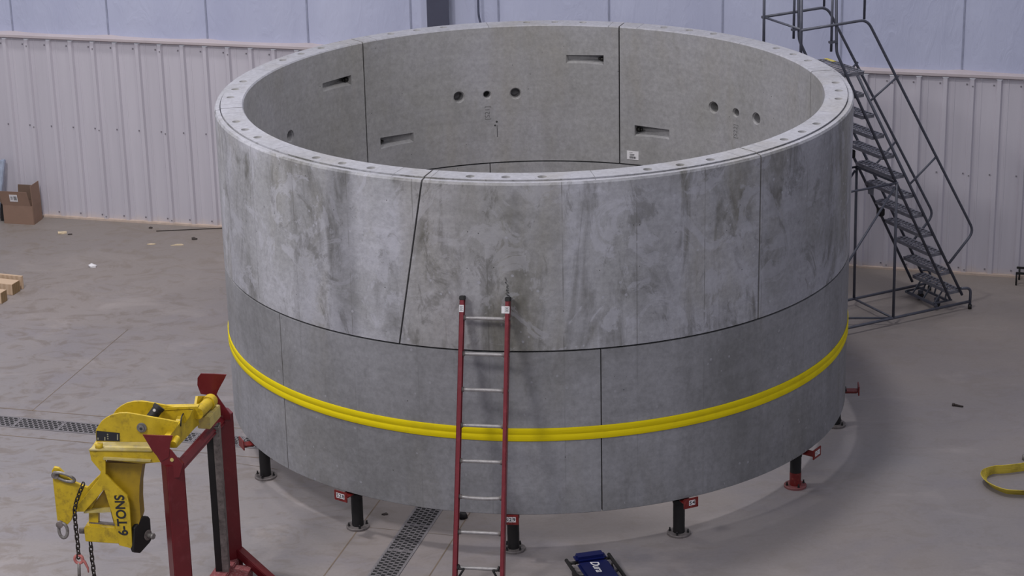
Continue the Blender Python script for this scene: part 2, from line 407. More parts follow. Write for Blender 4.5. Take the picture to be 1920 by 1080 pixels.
# steel column and conduit
t = thing('steel_column', 'dark blue-grey steel column standing against the insulated wall behind the ring', 'column', wp(-7.795, 0, .1))
bm = B(); add_box(bm, wp(-7.795, 3.1, .10), WT*.136, UZ*3.1, WN*.008); link_mesh('flange', bm, M_COLUMN, t)
bm = B(); add_box(bm, wp(-7.795, 3.1, .0), WT*.012, UZ*3.1, WN*.09); link_mesh('web', bm, M_COLUMN, t)
bm = B(); tube(bm, rpath([wp(-7.31, 6.2, .05), wp(-7.30, 2.86, .05), wp(-7.22, 2.68, .05), wp(-7.22, 2.3, .07), wp(-7.22, 1.2, .07)], .1), .014)
tag(link_mesh('conduit', bm, M_GALV, origin=wp(-7.22, 1.2, .07)), 'thin grey electrical conduit on the wall just right of the steel column', 'conduit')

# trench drains
def drain(name, label, t0, t1, n0, n1, along, loc):
    th = thing(name, label, 'drain', loc)
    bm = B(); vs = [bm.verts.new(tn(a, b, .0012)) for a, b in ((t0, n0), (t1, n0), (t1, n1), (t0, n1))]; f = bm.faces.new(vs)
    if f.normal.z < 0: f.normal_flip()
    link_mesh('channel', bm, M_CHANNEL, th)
    bm = B()
    W = (n1-n0) if along == 't' else (t1-t0)
    for e in (0, 1):
        if along == 't': add_box(bm, tn((t0+t1)/2, n0+.008 if e == 0 else n1-.008, .003), WT*(t1-t0)/2, WN*.008, UZ*.003)
        else: add_box(bm, tn(t0+.008 if e == 0 else t1-.008, (n0+n1)/2, .003), WT*.008, WN*(n1-n0)/2, UZ*.003)
    link_mesh('frame', bm, M_GRATE, th)
    # grate sections, about half a metre each
    a0, a1 = (t0, t1) if along == 't' else (n0, n1); b0, b1 = (n0, n1) if along == 't' else (t0, t1)
    P = (lambda a, b, z: tn(a, b, z)) if along == 't' else (lambda a, b, z: tn(b, a, z))
    DA, DB = (WT, WN) if along == 't' else (WN, WT)
    L = .5; k = int(round((a1-a0)/L)); L = (a1-a0)/k
    lanes = 5; bw = (b1-b0-.04)/lanes
    for i in range(k):
        bm = B(); s = a0+i*L+.003; e = s+L-.006
        for j in range(lanes+1):
            add_box(bm, P((s+e)/2, b0+.02+bw*j, .0035), DA*(e-s)/2, DB*.0045, UZ*.002)
        pitch = .056; m = int((e-s)/pitch)
        for j in range(lanes):
            off = 0 if j % 2 == 0 else pitch/2
            for q in range(m+1):
                a = s+q*pitch+off
                if a < e-.004: add_box(bm, P(a+.006, b0+.02+bw*(j+.5), .0035), DA*.0085, DB*bw/2, UZ*.002)
        for a in (s+.006, e-.006): add_box(bm, P(a, (b0+b1)/2, .0036), DA*.006, DB*(b1-b0-.03)/2, UZ*.002)
        link_mesh('grate', bm, M_GRATE, th)
drain('trench_drain', 'dark slotted floor drain running parallel to the wall behind the yellow lifter', -13.4, -6.1, 19.35, 19.61, 't', tn(-9, 19.48))
drain('trench_drain', 'dark slotted floor drain running from under the ring to the bottom edge beside the ladder', -5.9, -5.63, 16.4, 19.60, 'n', tn(-5.76, 17.5))

# ------------------------------------------------------------------ the concrete ring
CX, CY = .247, 21.237; RO, RI = 3.04, 2.7671; ZB, ZM, ZT = .4027, 1.9311, 3.4508
def cp(a, r, z): a = rad(a); return V(CX+r*math.cos(a), CY+r*math.sin(a), z)
def uv_and_mats(me, amid, base, upper):
    """UV = angle/360 and height; material slots: 0 outer, 1 inner, 2 top/others"""
    uvl = me.uv_layers.new(name='UVMap') if not me.uv_layers else me.uv_layers[0]
    for p in me.polygons:
        c = p.center+base; r = math.hypot(c.x-CX, c.y-CY); nz = p.normal.z
        if abs(nz) > .6 and c.z > (ZT-.06 if upper else ZM-.03): p.material_index = 2
        elif r > RO-.06: p.material_index = 0
        else: p.material_index = 1
        for li in p.loop_indices:
            v = me.vertices[me.loops[li].vertex_index].co+base
            a = math.degrees(math.atan2(v.y-CY, v.x-CX))
            uvl.data[li].uv = ((a+180)/360, v.z)
        # avoid wrap-around at +-180
        us = [uvl.data[li].uv[0] for li in p.loop_indices]
        if max(us)-min(us) > .5:
            for li in p.loop_indices:
                if uvl.data[li].uv[0] > .5: uvl.data[li].uv[0] = 0.0
def slab(a0b, a0t, a1b, a1t, prof, n=48):
    """prof: closed list of (r,z); angle limits vary linearly with z"""
    bm = B(); z0, z1 = min(z for r, z in prof), max(z for r, z in prof); rings = []
    for i in range(n+1):
        t = i/n; ring = []
        for r, z in prof:
            k = (z-z0)/(z1-z0); s = a0b+(a0t-a0b)*k; e = a1b+(a1t-a1b)*k
            ring.append(bm.verts.new(cp(s+(e-s)*t, r, z)))
        rings.append(ring)
    m = len(prof)
    for i in range(n):
        for j in range(m): bm.faces.new((rings[i][j], rings[i][(j+1) % m], rings[i+1][(j+1) % m], rings[i+1][j]))
    bm.faces.new(rings[0]); bm.faces.new(rings[-1]); bmesh.ops.recalc_face_normals(bm, faces=bm.faces)
    return bm
def boolean(o, cut_bm, loc):
    me = bpy.data.meshes.new('cut'); cut_bm.to_mesh(me); cut_bm.free(); c = bpy.data.objects.new('cut', me); COL.objects.link(c); c.location = loc
    md = o.modifiers.new('b', 'BOOLEAN'); md.operation = 'DIFFERENCE'; md.object = c; md.solver = 'EXACT'
    dg = bpy.context.evaluated_depsgraph_get(); nm = bpy.data.meshes.new_from_object(o.evaluated_get(dg))
    o.modifiers.clear(); old = o.data; o.data = nm; nm.name = old.name; bpy.data.meshes.remove(old)
    bpy.data.objects.remove(c); bpy.data.meshes.remove(me)
G = .15   # half joint gap, degrees
JU = [(-171.5, -171.5), (-113.9, -108.85), (-50.85, -50.75), (9.9, 10.1), (69.85, 69.85), (129.3, 129.3), (188.5, 188.5)]
UL = ['light mottled grey upper concrete segment with dark vertical streaks left of the slanted joint',
      'brown-stained upper concrete segment that the red ladder leans on',
      'upper concrete segment at the right of the ring, nearest the rolling stair',
      'inner-right upper concrete segment with three round holes and a white sticker',
      'upper concrete segment at the back of the ring with round holes and two drip spots',
      'inner-left upper concrete segment between the left rim and the first dark joint']
zt = ZT
prof_u = [(RI, ZM+.008), (RO-.004, ZM+.008), (RO, ZM+.011), (RO, zt-.034), (RO-.012, zt-.014), (RO-.050, zt-.012), (RO-.050, zt-.035), (RO-.059, zt-.035), (RO-.059, zt), (RI+.012, zt), (RI, zt-.012)]
prof_l = [(RI, ZB), (RO-.005, ZB), (RO, ZB+.005), (RO, ZM-.009), (RO-.001, ZM-.008), (RI+.001, ZM-.008), (RI, ZM-.009)]
for i in range(6):
    (b0, t0), (b1, t1) = JU[i], JU[i+1]; mid = (b0+b1)/2
    loc = cp(mid, (RO+RI)/2, ZM+.008)
    th = thing('concrete_segment', UL[i], 'concrete segment', loc, 'curved segments of the upper ring')
    o = link_mesh('body', slab(b0+G, t0+G, b1-G, t1-G, prof_u), [C_UP, C_IN, C_TOP], th)
    cut = B()
    base = -170.5+60*i
    for rel in (9, 15, 21, 39, 45, 51):
        a = base+rel; rr = .036; cc = cp(a, 2.90, 0)-loc
        for (zz0, zz1, r0, r1) in ((zt-.03, zt+.02, .030, .045),):
            tmp = B(); cyl(tmp, V(cc.x, cc.y, zz0-loc.z), V(cc.x, cc.y, zz1-loc.z), r0, 18, 0, r1)
            me_ = bpy.data.meshes.new('x'); tmp.to_mesh(me_); tmp.free(); cut.from_mesh(me_); bpy.data.meshes.remove(me_)
    def addc(bmf):
        me_ = bpy.data.meshes.new('x'); bmesh.ops.translate(bmf, verts=bmf.verts, vec=-loc); bmf.to_mesh(me_); bmf.free(); cut.from_mesh(me_); bpy.data.meshes.remove(me_)
    for da, r_ in ((-6.45, .054), (0, .038), (6.45, .054)):
        a = -170.5+60*i+30+.3+da
        tmp = B(); tube(tmp, [cp(a, RI-.05, 2.70), cp(a, RI+.014, 2.70), cp(a, RI+.015, 2.70), cp(a, RI+.15, 2.70)], [r_+.03, r_+.006, r_, r_*.9], 24); addc(tmp)
    def pocket(aj, s, z0, z1):
        """s=+1: pocket lies above joint angle aj"""
        A = aj+s*3.5; E = aj+s*12.4; tmp = B()
        def q(a, r, z): return tmp.verts.new(cp(a, r, z))
        f = [q(A, RI-.03, z0), q(E, RI-.03, z0+.004), q(E, RI-.03, z1), q(A, RI-.03, z1+.006)]
        bk = [q(A+s*.35, RI+.13, z0+.058), q(E-s*.8, RI+.045, z0+.042), q(E-s*.8, RI+.035, z1-.008), q(A+s*.35, RI+.13, z1-.004)]
        tmp.faces.new(f); tmp.faces.new(list(reversed(bk)))
        for k in range(4): tmp.faces.new((f[k], bk[k], bk[(k+1) % 4], f[(k+1) % 4]))
        bmesh.ops.triangulate(tmp, faces=tmp.faces); bmesh.ops.recalc_face_normals(tmp, faces=tmp.faces); addc(tmp)
    if i != 3: pocket(b0 if i != 1 else -111, 1, 3.01, 3.125)
    pocket(b1 if i != 0 else -111, -1, 2.245, 2.375)
    boolean(o, cut, loc)
    me = o.data; uv_and_mats(me, mid, loc, True); me.shade_smooth(); me.set_sharp_from_angle(angle=rad(30))
    # gasket strips added to stop light leaking through the bottom seam and one end joint
    gk = slab(b0, b0, b1, b1, [(RI+.03, ZM-.0075), (RO-.03, ZM-.0075), (RO-.03, ZM+.0075), (RI+.03, ZM+.0075)], 40); link_mesh('gasket_light_stop', gk, M_GASK, th)
    bm = B(); d = .085
    for (aa, zz) in ((1, 1),):
        p = [cp(b0, RI+.025, ZM+.008), cp(b0, RO-.025, ZM+.008), cp(t0, RO-.06, zt-.03), cp(t0, RI+.025, zt-.012)]
        tg = V(-math.sin(rad(b0)), math.cos(rad(b0)), 0)*.0065
        add_poly_prism(bm, [x-tg for x in p], tg*2)
    link_mesh('gasket_light_stop', bm, M_GASK, th)
    # bolts in the pockets
    for aj, s, z in ((b0 if i != 1 else -111, 1, 3.075), (b1 if i != 0 else -111, -1, 2.32)):
        if i == 3 and s == 1: continue
        bm = B(); cyl(bm, cp(aj+s*3.75, RI+.06, z), cp(aj+s*4.5, RI+.06, z), .024, 12); cyl(bm, cp(aj+s*4.5, RI+.06, z), cp(aj+s*5.0, RI+.06, z), .014, 8)
        link_mesh('bolt', bm, M_BOLT, th)
    # dark grout sockets at the bottom of the middle hole
    a = -170.5+60*i+30.3; bm = B(); cyl(bm, cp(a, RI+.10, 2.70), cp(a, RI+.149, 2.70), .036, 16); link_mesh('socket_plug', bm, M_DARKHOLE, th)
    # cast-in mark under the middle hole
    if i in (3, 4):
        O = cp(a, RI-.001, 2.50); tx = V(-math.sin(rad(a)), math.cos(rad(a)), 0)
        bm = text_mesh('[S21]' if i == 4 else '[S22]', .075, O, UZ, tx, .0015, 0, -.001)
        link_mesh('cast_mark', bm, plain('cast_mark_shadow', srgb(100, 99, 99), .8), th)
    if i == 4:
        bm = B()
        for (aa, zz, r_) in ((99.0-1.1, 2.385, .011), (99.0-.85, 2.355, .011), (99.0-1.0, 2.20, .004)):
            pass
        for (x_, y_, r_) in ((929.5, 236.5, .011), (926.5, 244, .010)):
            # drip holes, found on the inner face
            a_ = 97.75 if y_ < 240 else 98.15; z_ = 2.395 if y_ < 240 else 2.355
            cyl(bm, cp(a_, RI-.002, z_), cp(a_, RI+.01, z_), r_, 12)
        add_box(bm, cp(97.7, RI-.001, 2.29), V(.002, 0, 0), V(0, .002, 0), UZ*.065)
        link_mesh('drip_spot', bm, M_DARKHOLE, th)
    if i == 3:
        a_ = 66.7; tx = V(math.sin(rad(a_)), -math.cos(rad(a_)), 0); nr = V(-math.cos(rad(a_)), -math.sin(rad(a_)), 0); O = cp(a_, RI-.003, 2.04)
        bm = B(); add_box(bm, O, tx*.067, UZ*.048, nr*.0015); st = link_mesh('sticker', bm, M_WHITE, th); st['label'] = 'white paper sticker with a barcode'
        bm = B(); O2 = O+nr*.0025
        x = -.035
        while x < .035:
            w_ = random.choice((.0012, .002, .003)); add_box(bm, O2+tx*x-UZ*.024, tx*w_, UZ*.012, nr*.0005); x += w_*2+.003
        for k, (l, z) in enumerate(((.03, .03), (.045, .012), (.045, .004), (.04, -.004))): add_box(bm, O2+tx*(-.008 if k else -.02)+UZ*z, tx*l*.6, UZ*.0015, nr*.0005)
        link_mesh('printing', bm, M_INK, st)
    if i == 1:
        # black rub marks above the ladder's right rail
        bm = B(); rr = random.Random(3)
        for k in range(16):
            a_ = -95.55+rr.uniform(-.15, .15)+k*.012; z_ = 2.60-k*.012
            n_ = V(math.cos(rad(a_)), math.sin(rad(a_)), 0); tx = V(-n_.y, n_.x, 0)
            add_box(bm, cp(a_, RO+.0006, z_), (tx+UZ*rr.uniform(-.6, .2)).normalized()*(.004+.0008*k), UZ*.0022, n_*.0006)
        link_mesh('rub_mark', bm, M_INK, th)
JL = [-200.5, -140.5, -80.5, -20.5, 39.5, 99.5, 159.5]
LL = ['lower concrete segment at the far left of the ring above the left support pedestal',
      'front-left lower concrete segment behind the lower half of the ladder',
      'front-right lower concrete segment above the pedestals tagged S4 and S31',
      'lower concrete segment at the right edge, a thin strip beside the rolling stair base',
      'lower concrete segment seen inside the ring, right of the short joint below the back seam',
      'lower concrete segment seen inside the ring, left of the short joint below the back seam']
for i in range(6):
    b0, b1 = JL[i], JL[i]+60; mid = (b0+b1)/2; loc = cp(mid, (RO+RI)/2, ZB)
    th = thing('concrete_segment', LL[i], 'concrete segment', loc, 'curved segments of the lower ring')
    o = link_mesh('body', slab(b0+G*.7, b0+G*.7, b1-G*.7, b1-G*.7, prof_l), [C_LO, C_IN, C_LO], th)
    uv_and_mats(o.data, mid, loc, False); o.data.shade_smooth(); o.data.set_sharp_from_angle(angle=rad(30))
    bm = B(); tg = V(-math.sin(rad(b0)), math.cos(rad(b0)), 0)*.003
    add_poly_prism(bm, [x-tg for x in (cp(b0, RI+.02, ZB+.01), cp(b0, RO-.02, ZB+.01), cp(b0, RO-.02, ZM-.01), cp(b0, RI+.02, ZM-.01))], tg*2)
    link_mesh('gasket_light_stop', bm, M_GASK, th)  # dark strip added so no light leaks through this joint
# yellow strap
bm = B(); zc = 1.168; h = .060
prof = [(0.002, -h), (.008, -h), (.011, -h+.006), (.011, -.006), (.0085, -.0025), (.0085, .0025), (.011, .006), (.011, h-.006), (.008, h), (.002, h)]
n = 180; rings = []
for k in range(n):
    a = 360*k/n; zz = zc+.004*math.sin(rad(a)*2+1); rings.append([bm.verts.new(cp(a, RO+r, zz+z)) for r, z in prof])
for k in range(n):
    for j in range(len(prof)): bm.faces.new((rings[k][j], rings[(k+1) % n][j], rings[(k+1) % n][(j+1) % len(prof)], rings[k][(j+1) % len(prof)]))
bmesh.ops.recalc_face_normals(bm, faces=bm.faces)
tag(link_mesh('strap', bm, M_STRAP, smooth=True, origin=V(CX, CY, zc)), 'bright yellow webbing strap wrapped right around the lower ring', 'strap')

# ------------------------------------------------------------------ pedestals under the ring
def pedestal(a, label, tagtxt=None, red_base=False, rb=2.905):
    c = cp(a, rb, 0); th = thing('support_pedestal', label, 'pedestal', c, 'steel pedestals carrying the ring')
    er = V(math.cos(rad(a)), math.sin(rad(a)), 0); et = V(-er.y, er.x, 0)
    bm = B(); tube(bm, [c+UZ*.0, c+UZ*.018, c+UZ*.022], [.106, .106, .102], 28); link_mesh('base_plate', bm, M_BASEPL if not red_base else plain('base_plate_red', srgb(120, 70, 72), .6), th, smooth=True)
    bm = B(); tube(bm, [c+UZ*.02, c+UZ*.33], .053, 20)
    tube(bm, [c+UZ*.30, c+UZ*.312, c+UZ*.335, c+UZ*.345], [.053, .058, .058, .053], 20)
    link_mesh('post', bm, M_BLACK, th, smooth=True)
    if red_base: bm = B(); tube(bm, [c+UZ*.022, c+UZ*.15], .0545, 20); s_ = link_mesh('lower_sleeve', bm, M_REDBR, th, smooth=True); s_['label'] = 'red painted lower half'
    bm = B()
    tube(bm, [c+UZ*.345, c+UZ*.382], .03, 12); beam(bm, c-er*.09+UZ*.391, c+er*.10+UZ*.391, .05, .0105); link_mesh('top_plate', bm, M_BLACK, th)
    for k in range(4):
        b_ = rad(a+50+90*k); p = c+V(math.cos(b_), math.sin(b_), 0)*.083
        bm = B(); cyl(bm, p+UZ*.02, p+UZ*.034, .012, 6); cyl(bm, p+UZ*.034, p+UZ*.055, .007, 8); link_mesh('anchor_bolt', bm, M_BLACK, th)
    # red bracket arm reaching out past the ring, angled end plate
    bm = B(); beam(bm, c+er*.09+UZ*.374, c+er*.212+UZ*.374, .05, .006); beam(bm, c+er*.06+UZ*.360, c+er*.205+UZ*.360, .02, .012)
    br = link_mesh('bracket', bm, M_REDBR, th)
    bm = B(); add_box(bm, c+er*.218+UZ*.392, et*.072, UZ*.047, er*.006, 0, .002); pl = link_mesh('tag_plate', bm, M_REDBR, br)
    if tagtxt:
        n_ = len(tagtxt); w_ = .032; O = c+er*.2255+UZ*.396
        th2 = br
        for k, chx in enumerate(tagtxt):
            P = O+et*((k-(n_-1)/2)*w_+(.0 if n_ > 2 else .008))
            bm = B(); add_box(bm, P, et*(w_/2-.0012), UZ*.024, er*.0008); q = link_mesh('tag_sticker', bm, M_WHITE, br)
            bm = text_mesh(chx, .048, P+er*.0009, et, UZ, .0004, 0, .0012); link_mesh('tag_character', bm, M_INK, br)
    return th
pedestal(-155.7, 'black pedestal at the left with its red bracket poking out toward the drain', None)
pedestal(-125.75, 'black pedestal with a red bracket tagged S28', 'S28')
pedestal(-95.6, 'black pedestal tagged S29 right of the ladder foot', 'S29')
pedestal(-65.5, 'black pedestal with a red bracket tagged S4', 'S4')
pedestal(-35.3, 'pedestal with red lower half and base, bracket tagged S31', 'S31', True)
pedestal(-4.6, 'pedestal with dark base peeking out at the lower right of the ring', None, False, 2.96)
pedestal(25.2, 'pedestal behind the right edge of the ring, only its red bracket showing', None, False, 2.86)
# small dark block under the ring near the ladder
q = at_z(868, 971); bm = B(); tube(bm, [q, q+UZ*.03, q+UZ*.055], [.045, .045, .03], 7)
tag(link_mesh('rubber_block', bm, M_BLACK, origin=q), 'small black block on the floor under the ring, seen between the ladder rails', 'block')

# ------------------------------------------------------------------ ladder
LE = rad(17); ea = rad(-99); eo = V(math.cos(ea), math.sin(ea), 0); ex = V(-eo.y, eo.x, 0)    # ex points right in the photo
dn = (eo*math.sin(LE)-UZ*math.cos(LE)); nrm = ex.cross(dn)*-1
if nrm.dot(eo) < 0: nrm = -nrm
TL = cp(-102.75, RO, 2.40); TR = cp(-95.05, RO, 2.40); mid = (TL+TR)/2+nrm*.045+UZ*.01; hw = .196
L = mid.z/math.cos(LE); th = thing('ladder', 'red fibreglass ladder with aluminium rungs leaning against the ring', 'ladder', V((mid+dn*L).x, (mid+dn*L).y, 0))
tp = {}
for s, nm in ((-1, 'rail'), (1, 'rail')):
    a = mid+ex*hw*s; b = a+dn*(L-.01)+ex*s*.010; tp[s] = (a, b); bm = B()
    c_ = (a+b)/2; hd = (b-a)/2; dd = hd.normalized(); e = (ex-dd*ex.dot(dd)).normalized()
    add_box(bm, c_+e*s*.014, e*.004, nrm*.038, hd)
    for k in (-1, 1): add_box(bm, c_+nrm*k*.034+e*s*.0, e*.018, nrm*.004, hd)
    rl = link_mesh('rail', bm, M_LADR, th)
    bm = B(); add_box(bm, a-dd*.004, e*.022, nrm*.042, dd*.018, 0, .004); link_mesh('end_cap', bm, M_BLACK, rl)
    bm = B(); add_box(bm, a+dd*.085+nrm*.0385, e*.0195, nrm*.0008, dd*.030)
    if s == 1: add_box(bm, a+dd*.085-e*.035+nrm*.0385, e*.014, nrm*.0008, dd*.030)
    lb = link_mesh('sticker', bm, M_WHITE, rl)
    bm = B()
    for k in range(5): add_box(bm, a+dd*(.065+k*.009)+nrm*.0397+e*(-.002), e*(.012 if k % 2 else .015), nrm*.0004, dd*.0018)
    link_mesh('printing', bm, M_INK, lb)
for k in range(8):
    t_ = .165+.305*k
    if t_ > L-.1: break
    a, b = tp[-1][0]+dn*t_, tp[1][0]+dn*t_
    sag = .012 if k == 5 else 0
    pts = [a+(b-a)*q/6+dn*sag*math.sin(PI*q/6) for q in range(7)]
    bm = B(); tube(bm, pts, .0165, 8); r_ = link_mesh('rung', bm, M_ALU, th)
    for P, s in ((a, 1), (b, -1)): bm = B(); tube(bm, [P+ex*s*.012, P+ex*s*.030], .022, 10); link_mesh('ferrule', bm, M_WEAR, r_)
    bm = B(); tube(bm, [b+ex*.019, b+ex*.026], .016, 10); link_mesh('rivet', bm, M_WEAR, r_)
k = 7; t_ = .165+.305*k; a, b = tp[-1][0]+dn*t_, tp[1][0]+dn*t_
for P, s in ((a, 1), (b, -1)):
    bm = B(); tube(bm, rpath([P+ex*s*.02-dn*.03+nrm*.02, P+ex*s*.03+dn*.01+nrm*.03, P+ex*s*.075+dn*.0+nrm*.03, P+ex*s*.02+dn*.09+nrm*.03], .02), .010, 8); link_mesh('rung_lock', bm, M_BLACK, th)
for s in (-1, 1):
    P = tp[s][1]; bm = B(); add_box(bm, V(P.x, P.y, .012), ex*.03, eo*.05, UZ*.012, 0, .004); link_mesh('foot', bm, M_BLACK, th)

# ------------------------------------------------------------------ rolling stair
SH = 3.6171; SU = V(math.cos(SH), math.sin(SH), 0); SV = V(SU.y, -SU.x, 0); SO = V(4.9078, 24.5468, 0)
RISE, RUN, HWD, TD = .2472, .1423, .335, .1351
def sp(u, v, z): return SO+SU*u+SV*v+UZ*z
th = thing('rolling_stair', 'dark grey tubular rolling stair with perforated treads behind the right of the ring', 'rolling stair', sp(.9, 0, 0))
def tread_bm(o, depth, width=HWD):
    bm = B(); lanes = 3 if depth < .2 else 10; pitch = .058
    f = depth/lanes
    for i in range(lanes+1): add_box(bm, o+SU*(f*i), SV*width, SU*.007, UZ*.003)
    m = int(2*width/pitch)
    for i in range(lanes):
        for j in range(m+2):
            v = -width+j*pitch+(pitch/2 if i % 2 else 0)
            if v < width: add_box(bm, o+SU*(f*(i+.5))+SV*v, SV*.012, SU*f/2, UZ*.003)
    for e in (0, depth): add_box(bm, o+SU*e-UZ*.018, SV*width, SU*.003, UZ*.018)
    for s in (-1, 1): add_box(bm, o+SU*depth/2+SV*width*s-UZ*.018, SV*.003, SU*depth/2, UZ*.018)
    return bm
first = None
for i in range(11):
    o_ = sp(RUN*i, 0, RISE*(i+1))
    if first is None: first = link_mesh('tread', tread_bm(o_, TD+.02), M_TREAD, th, origin=o_)
    else:
        c = first.copy(); COL.objects.link(c); c.parent = th; c.location = first.location+SU*RUN*i+UZ*RISE*i
link_mesh('platform', tread_bm(sp(1.43, 0, RISE*12), .84), M_TREAD, th)
bm = B(); add_box(bm, sp(1.455, .25, RISE*12+.004), SU*.022, SV*.085, UZ*.001)
s_ = link_mesh('edge_marking', bm, M_YCAP, th); s_['label'] = 'yellow painted platform edge'
TR_ = .016
for s in (-1, 1):
    v = HWD*s+.012*s
    # rear stringer flowing into the upright at the top; front stringer under the nosings
    bm = B(); tube(bm, rpath([sp(1.83, v, 4.03), sp(1.80, v, 3.22), sp(1.66, v, 2.95), sp(.15, v, .16)], .05), TR_, 10); link_mesh('stringer', bm, M_STAIR, th)
    bm = B(); tube(bm, [sp(1.52, v, 2.93), sp(-.02, v, .18)], TR_, 10); link_mesh('stringer', bm, M_STAIR, th)
    bm = B(); tube(bm, [sp(1.87, v, 4.0), sp(1.87, v, 3.24)], .014, 10); add_box(bm, sp(1.85, v, 3.34), SU*.045, SV*.02, UZ*.012); link_mesh('sleeve', bm, M_STAIR, th)
    # handrail
    hv = HWD*s+.03*s
    bm = B(); tube(bm, rpath([sp(2.27, hv, 3.52), sp(1.43, hv, 3.53), sp(-.13, hv, .92), sp(.20, hv, .60)], .10), .015, 10); link_mesh('handrail', bm, M_STAIR, th)
    bm = B(); tube(bm, rpath([sp(2.27, hv, 4.05), sp(1.47, hv, 4.05), sp(1.47, hv, 3.54)], .07), .014, 10); link_mesh('top_rail', bm, M_STAIR, th)
    bm = B(); tube(bm, [sp(2.25, v, 2.93), sp(2.26, v, 4.05)], TR_, 10); link_mesh('guard_post', bm, M_STAIR, th)
    for (a, b) in (((.99, 2.86), (1.36, 2.62)), ((.43, 1.88), (.79, 1.60)), ((-.08, .80), (.16, .56))):
        if a[0] < 0: continue
        bm = B(); tube(bm, [sp(a[0]+.01, hv, a[1]), sp(b[0], v, b[1])], .012, 8); link_mesh('handrail_stay', bm, M_STAIR, th)
    # base: rail on the floor side, curved foot, vertical posts and braces
    ov = .37*s
    bm = B(); tube(bm, rpath([sp(.02, ov, .27), sp(-.12, ov, .25), sp(-.12, ov, .02)], .12, 7), .016, 10); link_mesh('foot_tube', bm, M_STAIR, th)
    bm = B(); cyl(bm, sp(-.12, ov, 0), sp(-.12, ov, .05), .022, 12); link_mesh('rubber_tip', bm, M_BLACK, th)
    bm = B(); tube(bm, [sp(-.10, ov, .09), sp(2.3, ov, .09)], TR_, 10); link_mesh('base_rail', bm, M_STAIR, th)
    bm = B(); tube(bm, [sp(.95, ov, .09), sp(.97, ov, 1.67)], TR_, 10); link_mesh('upright', bm, M_STAIR, th)
    bm = B(); tube(bm, [sp(.97, ov, 1.66), sp(2.22, ov, 1.66)], .013, 8); link_mesh('side_tie', bm, M_STAIR, th)
    bm = B(); tube(bm, [sp(.99, ov, 1.62), sp(2.15, ov, .14)], .013, 8); link_mesh('diagonal_brace', bm, M_STAIR, th)
    bm = B(); tube(bm, [sp(2.25, ov, .09), sp(2.25, v, 2.93)], TR_, 10); link_mesh('upright', bm, M_STAIR, th)
    bm = B(); w0 = sp(2.25, ov, .055); tube(bm, [w0-SV*.02, w0+SV*.02], .055, 16); link_mesh('wheel', bm, M_BLACK, th)
for (a, b) in (((.95, -.37, .09), (.95, .37, .09)), ((.95, -.37, .09), (2.2, .37, .09)), ((2.25, -.37, .12), (2.25, .37, .12)), ((2.25, -.33, 3.52), (2.25, .33, 3.52)), ((2.25, -.33, 4.03), (2.25, .33, 4.03)), ((.97, -.37, 1.66), (.97, .37, 1.66))):
    bm = B(); tube(bm, [sp(*a), sp(*b)], .013, 8); link_mesh('cross_tie', bm, M_STAIR, th)
# small cross stays between the stringers under the treads
for (u, z) in ((.55, 1.1), (.98, 1.85)):
    bm = B(); add_box(bm, sp(u+.12, .30, z), SU*.035, SV*.04, UZ*.045, 0, .01); link_mesh('clamp_block', bm, M_BLACK, th)
# caster frame under the bottom tread
bm = B(); beam(bm, sp(.10, -.24, .10), sp(.10, .30, .10), .012, .012); beam(bm, sp(.26, -.26, .07), sp(.26, .32, .07), .014, .014)
for v in (-.2, 0, .2): beam(bm, sp(.10, v, .10), sp(.06, v*.9, .24), .009, .009); beam(bm, sp(.26, v, .07), sp(.14, v, .22), .009, .009)
for v in (-.22, .28): beam(bm, sp(.02, v, .09), sp(.28, v, .09), .010, .010)
link_mesh('caster_frame', bm, M_STAIR, th)
for v in (-.14, .16):
    bm = B(); w0 = sp(.17, v, .042); tube(bm, [w0-SV*.014, w0+SV*.014], .042, 14); cs = link_mesh('caster', bm, M_BLACK, th)
    bm = B(); add_box(bm, w0+UZ*.055, SV*.022, SU*.02, UZ*.018); link_mesh('caster_fork', bm, M_STAIR, cs)
bm = B(); add_box(bm, sp(.86, .24, 1.42), SV*.05, SU*.003, UZ*.07); link_mesh('notice_plate', bm, plain('grey_notice', srgb(110, 112, 122), .6), th)

# ------------------------------------------------------------------ red stand
ST = V(.32, .947, 0).normalized()
PR = at_plane(425, 900, V(0, 18.0, 0), V(0, 1, 0)); PR = V(PR.x, 18.0, 0)
PL = at_plane(326, 900, V(0, 16.80, 0), V(0, 1, 0)); PL = V(PL.x, 16.80, 0)
SA = (PR-PL).normalized(); SB = V(-SA.y, SA.x, 0)       # SB points left in the photo
def zat(x, y, P): return at_plane(x, y, P, V(0, 1, 0)).z
ZPR = zat(415, 772, PR); ZPL = zat(325, 866, PL)
ztop = (ZPR+ZPL)/2
print('stand tops', ZPR, ZPL, (PR-PL).length, PL, PR)
st = thing('steel_stand', 'dark red steel storage stand holding up the yellow lifter', 'stand', (PL+PR)/2)
def sq_post(P, z0, z1, w_=.076):
    bm = B(); pts = [P+(SA*i+SB*j)*w_ for i, j in ((1, 1), (-1, 1), (-1, -1), (1, -1))]
    # square tube turned so one corner faces the viewer
    R = Matrix.Rotation(rad(38), 3, 'Z'); pts = [P+R@(p-P) for p in pts]
    add_poly_prism(bm, [p+UZ*z0 for p in pts], UZ*(z1-z0))
    es = [e for e in bm.edges if abs((e.verts[0].co-e.verts[1].co).normalized().z) > .9]
    bmesh.ops.bevel(bm, geom=es, offset=.012, segments=3, affect='EDGES'); return bm
for P, zt_ in ((PL, ZPL), (PR, ZPR)):
    link_mesh('post', sq_post(P, .02, zt_), M_RED, st)
bm = B(); beam(bm, PL+UZ*(ZPL-.10)+SA*.05, PR+UZ*(ZPR-.06)-SA*.05, .045, .045, rad(45), .018); link_mesh('cross_bar', bm, M_RED, st)
